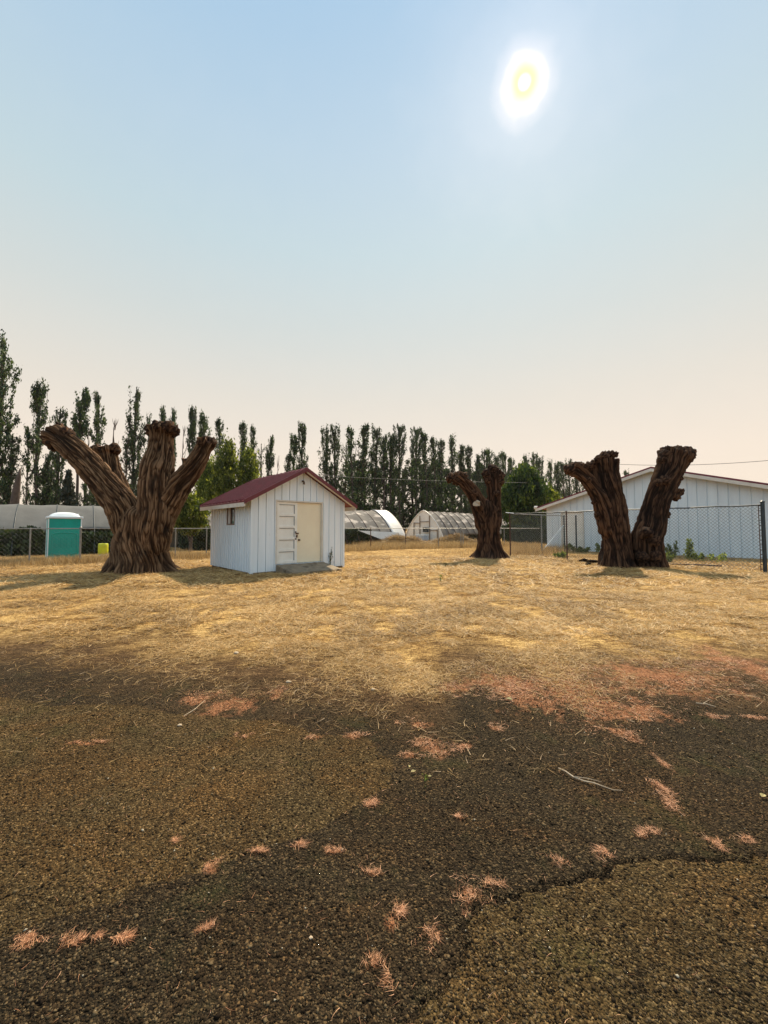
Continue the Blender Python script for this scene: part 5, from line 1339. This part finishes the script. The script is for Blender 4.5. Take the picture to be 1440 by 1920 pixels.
# low woody root spread at the right trunk
# long twig
tw = [(1047, 1440), (1060, 1447), (1075, 1456), (1095, 1463), (1112, 1468), (1130, 1475), (1150, 1480), (1168, 1481)]
mb = MB(); mb.tube([G(a, b, .012)+UP*.004*math.sin(i*1.7) for i, (a, b) in enumerate(tw)], [.0035, .004, .0042, .004, .0035, .003, .002, .0012], 6)
mb.tube([G(1075, 1456, .014), G(1100, 1459, .02), G(1128, 1466, .012)], [.0025, .002, .001], 5)
o_ = mb.build('twig', M['cutpale']); tag(o_, 'long thin bare twig lying on the asphalt', 'twig')
mb = MB(); mb.tube([G(345, 1342, .03), G(365, 1330, .04), G(385, 1312, .02)], [.003, .003, .0015], 5); o_ = mb.build('twig', M['cutpale']); tag(o_, 'short pale twig on the brown edge of the field at the left', 'twig')
mb = MB(); mb.tube([G(1305, 1318, .03), G(1325, 1320, .035), G(1342, 1325, .02)], [.004, .004, .002], 5); mb.tube([G(1318, 1319, .033), G(1330, 1312, .03)], [.003, .001], 5)
o_ = mb.build('twig', M['cutpale']); tag(o_, 'forked pale twig in the reddish needles at the right', 'twig')
# small pale stones and dry leaves
stones = [(541, 1279, .02, 'pale stone in the brown grass nearest below the shed'), (700, 1294, .018, 'small white stone at the middle edge of the field'), (337, 1360, .014, 'pale stone at the asphalt edge under the shed'),
          (583, 1760, .006, 'small round pebble in the dark asphalt near the bottom'), (443, 1225, .025, 'pale stone in the straw at the left')]
for (px, py, r, lab) in stones:
    c_ = G(px, py); o_v = octv*np.array([1.2, .9, .6])*r; rngs = np.random.default_rng(px)
    import bmesh
    bm = bmesh.new(); bmesh.ops.create_icosphere(bm, subdivisions=2, radius=1)
    for v in bm.verts: v.co = Vector((v.co.x*1.2, v.co.y*.9, v.co.z*.6))*r*(.85+.3*random.random())+Vector((c_.x, c_.y, float(gz(c_.x, c_.y))+r*.35))
    me = bpy.data.meshes.new('pale_stone'); bm.to_mesh(me); bm.free(); o_ = link('pale_stone', me, M['cutpale']); tag(o_, lab, 'stone')
def dry_leaf(px, py, s_, lab, rz):
    c_ = G(px, py); z = float(gz(c_.x, c_.y))+.012; mb = MB(); n0 = 8; d = Vector((math.cos(rz), math.sin(rz), 0)); e = Vector((-d.y, d.x, 0)); L0 = []; 
    for k in range(n0+1):
        t = k/n0; wdt = s_*.32*math.sin(math.pi*min(1, t*1.05))**.8; cc = Vector((c_.x, c_.y, z))+d*(t-.5)*s_+UP*(.25*s_*(t-.5)**2)
        L0.append((cc-e*wdt+UP*wdt*.5, cc, cc+e*wdt+UP*wdt*.6))
    for a, b in zip(L0[:-1], L0[1:]): mb.quad(a[0], a[1], b[1], b[0]); mb.quad(a[1], a[2], b[2], b[1])
    o_ = mb.build('fallen_leaf', M['leafdry']); m2 = o_.modifiers.new('thick', 'SOLIDIFY'); m2.thickness = .0006; tag(o_, lab, 'leaf')
M['leafdry'] = simple('yellow_green_leaf', (.42, .40, .16), (.30, .22, .09), 20, .6, .1)
for a in ((775, 1450, .032, 'curled pale leaf on the asphalt left of the seedling', .4), (768, 1440, .022, 'small green leaf behind the curled pale one', 1.5), (806, 1459, .022, 'narrow pale leaf right above the seedling', .2), (1431, 1497, .04, 'yellow green leaf on the asphalt at the right edge', .5), (955, 1316, .055, 'long pale green leaf lying on the reddish needles', -.4)): dry_leaf(*a)

# ------------------------------------------------------------------ smoke haze
hm = bpy.data.materials.new('smoke_haze'); hm.use_nodes = True; ht = hm.node_tree; ht.nodes.clear()
ho = ht.nodes.new('ShaderNodeOutputMaterial'); hv = ht.nodes.new('ShaderNodeVolumePrincipled'); hv.inputs['Density'].default_value = .00013
hv.inputs['Color'].default_value = (.92, .90, .86, 1); hv.inputs['Anisotropy'].default_value = .3; ht.links.new(hv.outputs[0], ho.inputs['Volume'])
mb = MB(); mb.box((-110, -12, -1.2), (270, 0, 0), (0, 190, 0), (0, 0, 27)); o_ = mb.build('haze', hm); tag(o_, 'thin pale wildfire smoke haze hanging over the field', 'haze', kind='stuff')
